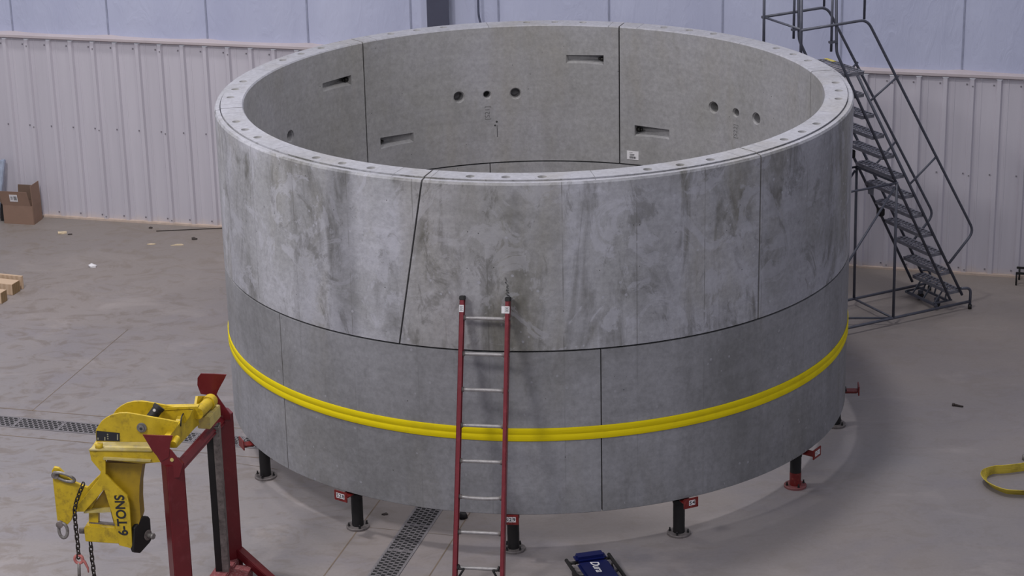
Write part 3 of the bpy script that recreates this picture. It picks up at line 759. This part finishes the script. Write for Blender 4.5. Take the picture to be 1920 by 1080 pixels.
bm = B(); beam(bm, PL+UZ*.085, PR+UZ*.085, .075, .08, 0, .008); link_mesh('base_beam', bm, M_REDDUST, st)
# slanting legs running down to the floor at both posts
q0 = at_plane(443, 1029, PR, V(0, 1, 0)); q1 = at_z(522, 1100, .045); dlt = q1-q0
for sft in (V(0, 0, 0), PL-PR):
    bm = B(); beam(bm, q0+sft, q1+sft, .038, .038, 0, .006); link_mesh('slanted_leg', bm, M_RED, st)
bm = B(); pp = [at_z(395, 1085, .14), at_z(424, 1058, .14), at_z(473, 1060, .14), at_z(458, 1090, .14)]; add_poly_prism(bm, pp, V(0, 0, -.13)); link_mesh('foot_plate', bm, M_REDDUST, st)
# cups: flared front plate, gusset with hole, back plate
nb = V(.10, .995, 0).normalized(); BL = V(-nb.y, nb.x, 0)
def fA(x, y): return 60+x/2.7, 680+y/2.7
def fB(x, y): return 160+x/5.143, 690+y/5.143
def fC(x, y): return 60+x/4.5, 840+y/4.5
def poly(fn, pts, P0, n_, off=0.): 
    P = P0+n_*off
    return [at_plane(*fn(*p), P, n_) for p in pts]
def plate(name, fn, pts, P0, n_, off, thick, mat, parent, bev=0):
    bm = B(); add_poly_prism(bm, poly(fn, pts, P0, n_, off), n_*thick)
    if bev: bmesh.ops.bevel(bm, geom=list(bm.edges), offset=bev, segments=1, affect='EDGES')
    return link_mesh(name, bm, mat, parent)
def cup(pts_front, pts_gus, hole, P0):
    cu = plate('cup', fB, pts_front, P0, nb, -.08, .012, M_RED, st)
    g_ = plate('gusset', fB, pts_gus, P0, nb, -.075, .014, M_RED, cu)
    p = at_plane(*fB(*hole), P0+nb*-.078, nb); bm = B(); tube(bm, [p-nb*.004, p+nb*.004], .015, 14); link_mesh('pin_hole', bm, M_YELP, cu)
    return cu
cup([(553, 645), (700, 652), (845, 655), (815, 740), (805, 860), (735, 900), (690, 850), (640, 790)],
    [(690, 850), (805, 780), (832, 800), (938, 935), (905, 1055), (845, 1060), (790, 965), (735, 925)], (835, 885), PL+UZ*ztop)
cup([(1082, 95), (1112, 55), (1235, 58), (1360, 66), (1340, 110), (1290, 200), (1262, 262), (1225, 268), (1112, 250), (1080, 165)],
    [(1225, 262), (1262, 255), (1290, 300), (1400, 455), (1400, 500), (1248, 500), (1248, 400), (1205, 400)], (1277, 395), PR+UZ*ztop)
# shaded inner sides of the cups
def side(name, fn, pts, P0, n_, off, thick, mat, parent): return plate(name, fn, pts, P0, n_, off, thick, mat, parent)

# ------------------------------------------------------------------ yellow lifter
NP = V(PL.x, 16.86, 1.3)   # near plate plane point
lf = thing('pipe_lifter', 'yellow steel lifting frame marked 6-TONS hanging on the red stand', 'lifting frame', V(PL.x-.45, 16.95, .25))
AV = V(.32, .947, 0)
def pl_(name, fn, pts, off, thick, mat, parent=None, bev=.0): return plate(name, fn, pts, NP, nb, off, thick, mat, parent or lf, bev)
arc = [(100, 640), (102, 600), (120, 565), (155, 515), (200, 480), (260, 450), (330, 434), (400, 432), (460, 440), (620, 470), (780, 498), (900, 522), (870, 590), (830, 645), (640, 715), (105, 712)]
sd = pl_('side_plate', fB, arc, 0, .018, M_YEL, bev=.002)
bm = B(); P_ = poly(fB, arc, NP, nb, 0); add_poly_prism(bm, [p+AV*.255 for p in P_], nb*.018); bmesh.ops.bevel(bm, geom=list(bm.edges), offset=.002, segments=1, affect='EDGES'); link_mesh('side_plate', bm, M_YEL, lf)
# top cross plate linking the two side plates on the right, and long back rail
q = [at_plane(*fB(x, y), NP+nb*.24, nb) for x, y in ((745, 380), (1085, 372), (1085, 388), (745, 410))]
bm = B(); add_poly_prism(bm, q, nb*.06); link_mesh('back_rail', bm, M_YEL, lf)
a = at_plane(*fB(640, 475), NP+nb*.12, nb); b = at_plane(*fB(715, 372), NP+nb*.16, nb)
bm = B(); tube(bm, [a-(b-a)*.5, b], .044, 20); tube(bm, [b-(b-a)*.22, b+(b-a)*.03], .050, 20); pn = link_mesh('lifting_pin', bm, M_BLACK, lf, smooth=True)
bm = B(); p = at_plane(*fB(665, 408), NP+nb*.075, nb); tube(bm, [p-nb*.002, p+nb*.002], .012, 10); link_mesh('pin_mark', bm, M_WHITE, pn)
p = at_plane(*fB(545, 572), NP, nb); bm = B(); tube(bm, [p-nb*.012, p+nb*.01], .040, 20); tube(bm, [p-nb*.030, p-nb*.010], .027, 6); bo = link_mesh('pivot_bolt', bm, M_STEEL, sd)
bm = B(); tube(bm, [p-nb*.033, p-nb*.028], .012, 10); link_mesh('bolt_bore', bm, M_DARKHOLE, bo)
pc = pl_('placard', fB, [(106, 606), (330, 628), (330, 706), (106, 700)], -.004, .003, M_INK, sd)
bm = B()
for x, y in ((215, 640), (216, 660), (217, 682)):
    p = at_plane(*fB(x, y), NP-nb*.006, nb); tube(bm, [p-nb*.001, p+nb*.001], .006, 8)
for x, y0, y1 in ((188, 665, 700), (310, 640, 695), (122, 672, 692)):
    P_ = poly(fB, [(x-5, y0), (x+5, y0), (x+5, y1), (x-5, y1)], NP, nb, -.006); add_poly_prism(bm, P_, nb*.001)
link_mesh('placard_marks', bm, plain('placard_marks', srgb(150, 145, 120), .6), pc)
# deck box
bm = B(); P_ = poly(fB, [(32, 786), (640, 796), (640, 806), (32, 798)], NP, nb, -.045); add_poly_prism(bm, P_, AV*.35); link_mesh('deck_plate', bm, M_YELP, lf)
p = at_plane(*fB(132, 745), NP+nb*.0, nb); bm = B(); tube(bm, [p-UZ*.03, p+UZ*.018], .034, 6); link_mesh('deck_bolt', bm, M_YEL, lf)
fp = [(290, 440), (640, 452), (668, 502), (560, 512), (372, 492), (372, 565), (430, 625), (482, 675), (493, 720), (497, 780), (503, 860), (508, 942), (441, 925), (428, 850), (400, 750), (365, 642), (265, 755), (212, 755), (224, 732), (338, 590), (348, 552), (300, 495)]
fr = pl_('frame_plate', fA, fp, -.035, .022, M_YEL, bev=.0015)
bm = B(); P_ = poly(fA, [(290, 446), (640, 456), (640, 500), (300, 490)], NP, nb, .0); add_poly_prism(bm, P_, nb*.22); link_mesh('deck_box', bm, M_YEL, lf)
pl_('flange', fA, [(360, 482), (600, 495), (600, 503), (360, 492)], -.062, .035, M_YELP, fr)
web = [(372, 506), (560, 512), (552, 560), (544, 620), (543, 700), (550, 785), (530, 850), (508, 930), (440, 922), (400, 760), (365, 640)]
bm = B(); add_poly_prism(bm, poly(fA, web, NP, nb, .03), nb*.13); link_mesh('web', bm, M_YELD, lf)
tail = [(100, 548), (110, 530), (135, 535), (205, 603), (280, 632), (322, 588), (352, 560), (362, 630), (300, 745), (228, 756), (208, 768), (198, 800), (180, 820), (128, 800)]
pl_('tail_plate', fA, tail, .02, .03, M_YEL, bev=.002)
bm = B(); add_poly_prism(bm, poly(fA, [(296, 742), (368, 638), (394, 745)], NP, nb, .035), nb*.02); link_mesh('infill_plate', bm, M_YELD, lf)
bm = B(); add_poly_prism(bm, poly(fA, [(262, 753), (398, 745), (400, 757), (262, 763)], NP, nb, -.02), nb*.13); link_mesh('ledge', bm, M_YELP, lf)
bm = B(); add_poly_prism(bm, poly(fA, [(288, 760), (335, 762), (335, 815), (288, 808)], NP, nb, .02), nb*.05); link_mesh('strut', bm, M_YEL, lf)
bm = B(); add_poly_prism(bm, poly(fA, [(262, 838), (275, 826), (436, 842), (445, 918), (270, 906)], NP, nb, -.03), nb*.11)
bmesh.ops.bevel(bm, geom=list(bm.edges), offset=.005, segments=2, affect='EDGES'); lt = link_mesh('lower_tube', bm, M_YEL, lf)
bm = B(); add_poly_prism(bm, poly(fA, [(290, 806), (420, 818), (422, 838), (280, 828)], NP, nb, .02), nb*.03); link_mesh('wear_strip', bm, M_WEAR, lt)
p = at_plane(*fA(262, 850), NP+nb*.03, nb); bm = B(); tube(bm, [p-BL*.02, p+BL*.035], .026, 6); link_mesh('tube_bolt', bm, M_WEAR, lt)
# stencilled lettering reading upward
pa = at_plane(*fA(462, 872), NP+nb*-.0365, nb); pb = at_plane(*fA(440, 672), NP+nb*-.0365, nb)
dX = (pb-pa).normalized(); dY = nb.cross(dX); 
if dY.dot(BL) < 0: dY = -dY
bm = text_mesh('6-TONS', .112, (pa+pb)/2, dX, dY, 0, 0, .0028)
xs = [(v.co-(pa+pb)/2).dot(dX) for v in bm.verts]; ys = [(v.co-(pa+pb)/2).dot(dY) for v in bm.verts]
kx = (pb-pa).length*1.02/(max(xs)-min(xs)); mx, my = (max(xs)+min(xs))/2, (max(ys)+min(ys))/2
for v in bm.verts:
    r_ = v.co-(pa+pb)/2; v.co = (pa+pb)/2+dX*(r_.dot(dX)-mx)*kx+dY*(r_.dot(dY)-my)*1.0-nb*.001
link_mesh('lettering', bm, M_INK, fr)
# pressure pad facing right
pdn = V(.86, -.5, 0).normalized(); A0 = at_plane(*fA(556, 870), NP+nb*.06, nb)
octo = [(520, 838), (562, 780), (590, 778), (600, 790), (607, 895), (598, 912), (550, 965), (520, 962), (514, 945)]
pd = plate('pressure_pad', fA, octo, A0, pdn, 0, -.035, M_BLACK, lf, .006)
plate('pad_plate', fA, [(514, 842), (556, 784), (560, 790), (548, 963), (508, 948)], A0, pdn, -.036, -.012, M_YELP, lf)
p = at_plane(*fA(585, 872), A0, pdn); bm = B(); tube(bm, [p, p+pdn*.008], .045, 18); link_mesh('pad_washer', bm, M_WEAR, pd)
bm = B(); tube(bm, [p, p+pdn*.055], .020, 12); tube(bm, [p+pdn*.035, p+pdn*.065], .026, 6); link_mesh('pad_bolt', bm, M_STEEL, pd)
# shackles
def ring_pts(c, X, Y, rx, ry, n_=20): return [c+X*rx*math.cos(2*PI*k/n_)+Y*ry*math.sin(2*PI*k/n_) for k in range(n_)]
p = at_plane(*fA(122, 562), NP+nb*.03, nb); bm = B(); tube(bm, [p-nb*.04, p+nb*.05], .030, 14); k1 = link_mesh('shackle_pin', bm, M_WEAR, lf)
c = at_plane(*fA(165, 580), NP-nb*.01, nb); X = (BL*-1-UZ*.35).normalized(); Y = nb.cross(X); bm = B(); tube(bm, ring_pts(c, X, (Y+nb*.5).normalized(), .085, .045), .013, 8, closed=True); link_mesh('shackle', bm, M_STEEL, lf)
p = at_plane(*fA(145, 812), NP+nb*.03, nb); bm = B(); tube(bm, [p-nb*.04, p+nb*.05], .030, 14); link_mesh('shackle_pin', bm, M_WEAR, lf)
c = at_plane(*fA(158, 850), NP+nb*.01, nb); bm = B(); tube(bm, ring_pts(c, UZ, BL, .065, .036), .014, 8, closed=True); link_mesh('shackle', bm, M_STEEL, lf)
# spreader bar across the two cups
NS = V(-SA.y, SA.x, 0); SP0 = at_plane(*fB(860, 700), NP+nb*.02, nb)
bar = [(822, 770), (815, 655), (862, 590), (925, 510), (950, 440), (990, 395), (1062, 385), (1085, 460), (1100, 545), (1060, 580), (960, 690), (885, 770)]
sb = plate('spreader_bar', fB, bar, SP0, NS, 0, .05, M_YEL, lf, .003)
a = at_plane(*fB(1080, 440), SP0-NS*.02, NS); b = at_plane(*fB(1205, 320), SP0-NS*.02, NS)
bm = B(); tube(bm, [a, b], .050, 18); tube(bm, [a+(b-a)*.8, b+(b-a)*.06], .060, 18); link_mesh('bar_end', bm, M_YEL, sb, smooth=True)
a2 = at_plane(*fB(1080, 330), SP0+NS*.02, NS); b2 = at_plane(*fB(1215, 290), SP0+NS*.02, NS)
bm = B(); add_poly_prism(bm, [at_plane(*fB(*q), SP0+NS*.03, NS) for q in ((1070, 350), (1085, 272), (1215, 268), (1235, 300), (1150, 420), (1075, 440))], NS*.02); link_mesh('end_cheek', bm, M_YEL, sb)
a = at_plane(*fB(845, 740), SP0-NS*.02, NS); b = at_plane(*fB(885, 680), SP0-NS*.02, NS); bm = B(); tube(bm, [a, b], .030, 14); link_mesh('bar_end', bm, M_YEL, sb, smooth=True)
a = at_plane(*fB(1140, 530), SP0-NS*.03, NS); bm = B(); beam(bm, a, a+SA*.28, .055, .055, 0, .006); link_mesh('support_block', bm, M_YELP, sb)
bm = B(); P_ = [at_plane(*fB(x, y), SP0-NS*.003, NS) for x, y in ((985, 378), (925, 470), (918, 562))]; tube(bm, rpath(P_, .05), .006, 6); link_mesh('weld_line', bm, M_INK, sb)
# black post hanging from the bar behind the crossbar
q = at_plane(386, 800, V(0, 17.72, 0), V(0, 1, 0)); qb = at_plane(400, 1062, V(0, 17.72, 0), V(0, 1, 0))
hp = thing('steel_post', 'black steel post with a scuffed grey side standing behind the red crossbar', 'post', V(q.x+.05, 17.72, max(0, 0)))
bm = B(); add_poly_prism(bm, [V(q.x, 17.70, 0), V(q.x+.105, 17.70, 0), V(q.x+.105, 17.80, 0), V(q.x, 17.80, 0)], UZ*q.z); link_mesh('tube', bm, M_BLACK, hp)
bm = B(); add_poly_prism(bm, [V(q.x+.058, 17.69, .01), V(q.x+.112, 17.69, .01), V(q.x+.112, 17.81, .01), V(q.x+.106, 17.81, .01), V(q.x+.106, 17.699, .01), V(q.x+.058, 17.699, .01)], UZ*(q.z-.01)); f_ = link_mesh('wear_face', bm, M_WEAR, hp); f_['label'] = 'scuffed grey side'

# chains
def chain(label, fn, px, off, links_mat=M_CHAIN, pitch=.052):
    P = [at_plane(*fn(*p), NP+nb*off, nb) for p in px]
    P = rpath(P, .12, 6)
    L_ = [0]
    for a, b in zip(P, P[1:]): L_.append(L_[-1]+(b-a).length)
    def at(s):
        for i in range(len(P)-1):
            if s <= L_[i+1]: return P[i]+(P[i+1]-P[i])*((s-L_[i])/max(1e-6, L_[i+1]-L_[i])), (P[i+1]-P[i]).normalized()
        return P[-1], (P[-1]-P[-2]).normalized()
    th = thing('chain', label, 'chain', P[-1]); s = 0; k = 0
    while s+pitch*.5 < L_[-1]:
        c, t_ = at(s+pitch/2); x, y = frame_of(t_)
        ang = rad(50) if k % 2 == 0 else rad(-40)
        h_ = x*math.cos(ang)+y*math.sin(ang)
        bm = B(); n_ = 16; pts = []
        for q in range(n_):
            a_ = 2*PI*q/n_; cx_, sy_ = math.cos(a_), math.sin(a_)
            pts.append(c+t_*(.012*(1 if cx_ > 0 else -1)+.017*cx_)+h_*.016*sy_)
        tube(bm, pts, .0062, 6, closed=True); link_mesh('link', bm, links_mat, th); s += pitch*.83; k += 1
    return th, P[-1]
chain('black chain hanging in front of the lifter with a pink hook at its end', fA, [(262, 608), (240, 660), (214, 735), (220, 820), (230, 900), (236, 978)], -.07)
p = at_plane(*fA(237, 995), NP-nb*.07, nb)
hk = thing('chain_hook', 'faded pink hook hanging from the end of the front chain', 'hook', p-UZ*.1)
bm = B(); tube(bm, ring_pts(p, UZ, BL, .036, .034), .013, 8, closed=True); link_mesh('eye', bm, M_PINK, hk)
pts = [at_plane(*fA(x, y), NP-nb*.07, nb) for x, y in ((250, 990), (268, 1010), (283, 1040), (286, 1062))]
bm = B(); tube(bm, pts, [.012, .012, .010, .005], 8); link_mesh('latch', bm, M_PINK, hk)
pts = [at_plane(*fA(x, y), NP-nb*.07, nb) for x, y in ((237, 1010), (240, 1095))]; bm = B(); tube(bm, [*pts], .014, 8); link_mesh('shank', bm, M_STEEL, hk)
chain('black chain hanging straight down from under the lower yellow tube of the lifter', fA, [(296, 905), (302, 980), (312, 1050), (318, 1130)], .03)

# ------------------------------------------------------------------ cardboard box, foil roll and black object at the left wall
th = thing('cardboard_box', 'open brown cardboard box with raised flaps standing by the ribbed wall', 'box', at_z(45, 412, 0))
A, Bp, Cp = at_z(9, 418.5), at_z(64, 421.5), at_z(79, 410.5)
exb = (Bp-A); eyb = (Cp-Bp); D = A+eyb
hb = .25
def wallp(bm, a, b, z0, z1, t=.006, lean=V(0, 0, 0)):
    n_ = (b-a).cross(UZ).normalized()*t
    add_poly_prism(bm, [a+UZ*z0, b+UZ*z0, b+UZ*z1+lean, a+UZ*z1+lean], n_)
bm = B(); wallp(bm, A, Bp, 0, hb); wallp(bm, Bp, Cp, 0, hb); wallp(bm, Cp, D, 0, hb); wallp(bm, D, A, 0, hb); add_poly_prism(bm, [A+UZ*.004, Bp+UZ*.004, Cp+UZ*.004, D+UZ*.004], UZ*.008); link_mesh('carton', bm, M_CARD, th)
bm = B(); wallp(bm, A, Bp-exb*.06, hb, hb+.20, .006, -eyb*.16-exb*.05); f1 = link_mesh('flap', bm, M_CARD, th)
bm = B(); wallp(bm, Bp, Cp, hb, hb+.27, .006, -exb*.03+eyb*.02); link_mesh('flap', bm, M_CARD, th)
bm = B(); wallp(bm, Cp-exb*.14, D+exb*.25, hb, hb+.20, .006, eyb*.08); link_mesh('flap', bm, M_CARDIN, th)
bm = B(); wallp(bm, D, A, hb, hb+.10, .006, -exb*.2); link_mesh('flap', bm, M_CARDIN, th)
o1 = A+UZ*hb; nfl = exb.cross(UZ*.20-eyb*.16).normalized()
if nfl.dot(V(0, -1, 0)) < 0: nfl = -nfl
upf = (UZ*.20-eyb*.16).normalized(); c = A+exb*.42+UZ*(hb+.11)-eyb*.088+nfl*.010; exn = exb.normalized()
bm = B(); add_box(bm, c, exn*.055, upf*.05, nfl*.0015); sl = link_mesh('shipping_label', bm, M_WHITE, th)
bm = B()
for k in range(7): add_box(bm, c+nfl*.002+exn*(.006+k*.006), exn*.0016, upf*.028, nfl*.0005)
for k in range(4): add_box(bm, c+nfl*.002-exn*.025+upf*(.02-k*.012), exn*.016, upf*.002, nfl*.0005)
link_mesh('printing', bm, M_INK, sl)
a = at_z(-3, 408, 0)+V(0, -.05, 0); b = wp((a.dot(WT))+.10, .78, .12)
bm = B(); beam(bm, a+UZ*.02, b, .055, .03, 0, .01); tag(link_mesh('foil_panel', bm, M_SLAT, origin=a), 'shiny silver-blue wrapped bundle leaning on the wall left of the cardboard box', 'bundle')
a = at_z(2, 414, 0); bm = B(); add_poly_prism(bm, [a+p for p in (V(0, 0, 0), V(.09, .0, 0), V(.12, .1, 0), V(.0, .12, 0))], V(.02, 0, .3)); tag(link_mesh('black_bag', bm, M_BLACK, origin=a), 'narrow black bag between the cardboard box and the silver bundle', 'bag')

# timbers
def timber(label, corner_px, w_, h_, L_, ang, grp='short timbers at the left edge'):
    c = at_z(*corner_px, 0); th = thing('timber', label, 'timber', c, grp)
    ex_ = V(math.cos(ang), math.sin(ang), 0); ey_ = V(-ex_.y, ex_.x, 0)
    bm = B(); cc = c-ex_*L_/2+ey_*w_/2+UZ*h_/2; add_box(bm, cc, ex_*L_/2, ey_*w_/2, UZ*h_/2, 0, .003); link_mesh('beam', bm, M_WOOD, th)
    bm = B(); add_box(bm, cc+ex_*(L_/2+.0012), ex_*.001, ey_*(w_/2-.002), UZ*(h_/2-.002)); link_mesh('end_grain', bm, M_END, th)
    return th
timber('pale sawn timber lying on the floor at the left edge, the farther one', (24, 554), .17, .135, 1.1, rad(-20))
timber('pale sawn timber lying on the floor at the left edge, the nearer one', (3, 570), .13, .135, .9, rad(-20))
t3 = thing('board', 'thin pale board lying along the back of the farther timber', 'board', at_z(38, 545)); c = at_z(38, 545)+V(math.sin(rad(20)), math.cos(rad(20)), 0)*.04
e_ = V(math.cos(rad(-20)), math.sin(rad(-20)), 0); bm = B(); add_box(bm, c-e_*.55+V(e_.y*-.03, e_.x*.03, 0)+UZ*.08, e_*.55, V(-e_.y, e_.x, 0)*.018, UZ*.08, 0, .002); link_mesh('plank', bm, M_WOOD, t3)

# metal rod and scraps
a, b = at_z(293, 434), at_z(418, 428.5); bm = B(); tube(bm, [a+UZ*.006, b+UZ*.006], .006, 6); tag(link_mesh('metal_rod', bm, M_DKBITS, origin=a), 'thin dark rod lying on the floor near the wall left of the ring', 'rod')
def scrap(name, label, cat, px, r_, mat, seed, h_=.01, el=1.8):
    rr = random.Random(seed); c = at_z(*px); bm = B(); n_ = 7
    pts = [c+V(math.cos(2*PI*k/n_)*r_*el*rr.uniform(.6, 1.2), math.sin(2*PI*k/n_)*r_*rr.uniform(.6, 1.3), .001) for k in range(n_)]
    top_ = [p+V(rr.uniform(-.2, .2)*r_, rr.uniform(-.2, .2)*r_, h_*rr.uniform(.4, 1.4)) for p in pts]
    a_ = [bm.verts.new(p) for p in pts]; b_ = [bm.verts.new(p) for p in top_]; cc = bm.verts.new(c+UZ*h_*1.5)
    for k in range(n_): bm.faces.new((a_[k], a_[(k+1) % n_], b_[(k+1) % n_], b_[k])); bm.faces.new((b_[k], b_[(k+1) % n_], cc))
    bmesh.ops.recalc_face_normals(bm, faces=bm.faces)
    return tag(link_mesh(name, bm, mat, origin=c), label, cat)
scrap('paper_scrap', 'crumpled white paper scrap on the floor between the box and the ring', 'paper', (174, 501), .040, M_PAPER, 1, .03, 1.5)
scrap('wood_chip', 'pale wood chip on the floor in front of the cardboard box', 'wood chip', (116, 438), .03, M_CHIP, 2, .02)
scrap('wood_chip', 'thin dark wood sliver beside the pale chip in front of the cardboard box', 'wood chip', (131, 440), .014, M_DKBITS, 3, .01, 3)
scrap('wood_chip', 'long pale wood sliver on the floor below the dark rod, the left one', 'wood chip', (285, 458.5), .018, M_CHIP, 4, .01, 3.5)
scrap('wood_chip', 'long pale wood sliver on the floor below the dark rod, the right one', 'wood chip', (333, 460), .020, M_CHIP, 5, .01, 4)
scrap('debris_lump', 'small dark lump on the floor below the right end of the rod', 'debris', (364, 449), .022, M_DKBITS, 6, .02)
scrap('debris_lump', 'small dark lump on the floor just below the wall, left of the rod', 'debris', (282, 428), .02, M_DKBITS, 7, .015)
q = at_z(1797, 763); bm = B(); tube(bm, [q+V(-.04, .03, .012), q+V(.045, -.02, .012)], [.014, .007], 7); tube(bm, [q+V(-.055, .037, .012), q+V(-.035, .027, .012)], .018, 7)
tag(link_mesh('loose_bolt', bm, M_DKBITS, origin=q), 'small black bolt lying alone on the floor right of the ring', 'bolt')
scrap('debris_lump', 'tiny dark lump on the floor between the drain and the left of the ladder', 'debris', (722, 965), .018, M_DKBITS, 9, .012)

# low black stand at the right edge
P0 = at_z(1905, 535); e1 = V(.9659, -.2589, 0); e2 = V(.2589, .9659, 0)
th = thing('metal_trestle', 'low black metal trestle cut off by the right edge near the wall', 'trestle', P0)
bm = B(); beam(bm, P0+UZ*.15-e1*.01, P0+e1*.7+UZ*.15, .016, .012); beam(bm, P0+e2*.2+UZ*.15-e1*.01, P0+e2*.2+e1*.7+UZ*.15, .012, .012); link_mesh('top_bar', bm, M_BLACK, th)
for (u, v) in ((0, 0), (.025, .2), (.12, .0), (.6, 0), (.62, .2)):
    p = P0+e1*u+e2*v; bm = B(); tube(bm, [p, p+UZ*.15], .011, 8); link_mesh('leg', bm, M_BLACK, th)
bm = B(); beam(bm, P0+e1*.1+UZ*.10, P0+e1*.6+UZ*.10, .012, .012); link_mesh('lower_bar', bm, M_BLACK, th)

# yellow sling lying on the floor, right edge
def ribbon(bm, pts, h0, lean, th_=.006):
    k = len(pts); R = []
    for i, p in enumerate(pts):
        t_ = (pts[min(i+1, k-1)]-pts[max(i-1, 0)]).normalized(); n_ = V(-t_.y, t_.x, 0)
        upv = (UZ*math.cos(lean[i])+n_*math.sin(lean[i])); o_ = upv.cross(t_).normalized()*th_/2
        R.append([bm.verts.new(q) for q in (p+o_, p+upv*h0*.46+o_, p+upv*h0*.5-o_*.1, p+upv*h0*.54+o_, p+upv*h0+o_, p+upv*h0-o_, p-o_)])
    for a, b in zip(R, R[1:]):
        for j in range(7): bm.faces.new((a[j], a[(j+1) % 7], b[(j+1) % 7], b[j]))
    bm.faces.new(R[0]); bm.faces.new(list(reversed(R[-1]))); bmesh.ops.recalc_face_normals(bm, faces=bm.faces)
spx = [(1990, 874), (1940, 880), (1905, 885), (1880, 888), (1862, 888), (1851, 893), (1849, 900), (1858, 912), (1872, 920), (1888, 926), (1905, 927), (1930, 928), (1990, 930)]
pts = [at_z(x, y, .004) for x, y in spx]; pts = rpath(pts, .1, 3)
bm = B(); ln = [.25 if i < len(pts)*.45 else -.75 for i in range(len(pts))]
for _ in range(6): ln = [sum(ln[max(0, i-1):i+2])/len(ln[max(0, i-1):i+2]) for i in range(len(ln))]
ribbon(bm, pts, .10, ln); tag(link_mesh('lifting_sling', bm, M_SLING, origin=pts[len(pts)//2]), 'worn yellow lifting sling lying in a loop on the floor at the right edge', 'sling')
q = at_z(1922, 862); bm = B(); tube(bm, [q, q+UZ*.05], .03, 8); tag(link_mesh('shackle_pin', bm, M_STEEL, origin=q), 'small dark steel shackle pin beyond the sling at the right edge', 'shackle')

# blue creeper at the bottom
zc_ = .13; c1, c2 = at_z(1073, 1041, zc_), at_z(1130, 1033, zc_); c4, c3 = at_z(1093, 1082, zc_), at_z(1166, 1082, zc_)
dl = ((c4-c1)+(c3-c2)); dl = dl.normalized(); wdir = (c2-c1).normalized()
dl = (dl-wdir*dl.dot(wdir)).normalized()
W_ = (c2-c1).length; o_ = c1
th = thing('creeper', 'blue padded mechanic creeper with black frame lying at the bottom edge', 'creeper', V(*(c1+wdir*W_/2+dl*.4)[:2], 0))
def cr(x, y, z): p = o_+wdir*x+dl*y; return V(p.x, p.y, z)
def pad(name, y0, y1, z, t):
    bm = B(); add_box(bm, cr(W_/2, (y0+y1)/2, z), wdir*W_/2, dl*(y1-y0)/2, UZ*t, 0, t*.8); return link_mesh(name, bm, M_BLUE, th, smooth=True)
pad('headrest', 0, .13, .125, .030); pad('backrest', .14, 1.0, .105, .022)
for s, x in ((-1, -.055), (1, W_+.055)):
    bm = B(); tube(bm, rpath([cr(x+s*.0, -.0, .09), cr(x, 1.0, .09)], .05), .016, 10); link_mesh('side_rail', bm, M_BLACK, th)
    for y in (.04, .30, .9):
        bm = B(); tube(bm, [cr(x, y, .09), cr(x-s*.06, y+.05, .09)], .011, 8); link_mesh('frame_bracket', bm, M_BLACK, th)
    for y in (.16, .55, .95):
        p = cr(x-s*.02, y, .028); bm = B(); tube(bm, [p-wdir*.010, p+wdir*.010], .028, 12); tube(bm, [p+UZ*.02, V(p.x, p.y, .085)], .008, 8); link_mesh('caster', bm, M_BLACK, th)
bm = B(); add_box(bm, cr(W_/2, .5, .076), wdir*(W_/2+.06), dl*.02, UZ*.006); add_box(bm, cr(W_/2, .06, .085), wdir*(W_/2+.05), dl*.02, UZ*.006); link_mesh('cross_member', bm, M_BLACK, th)
bm = text_mesh('Dura', .10, cr(W_*.50, .27, .1275), dl, -wdir if dl.cross(-wdir).z > 0 else wdir, .001, .3, .002)
link_mesh('lettering', bm, M_WHITE, th)
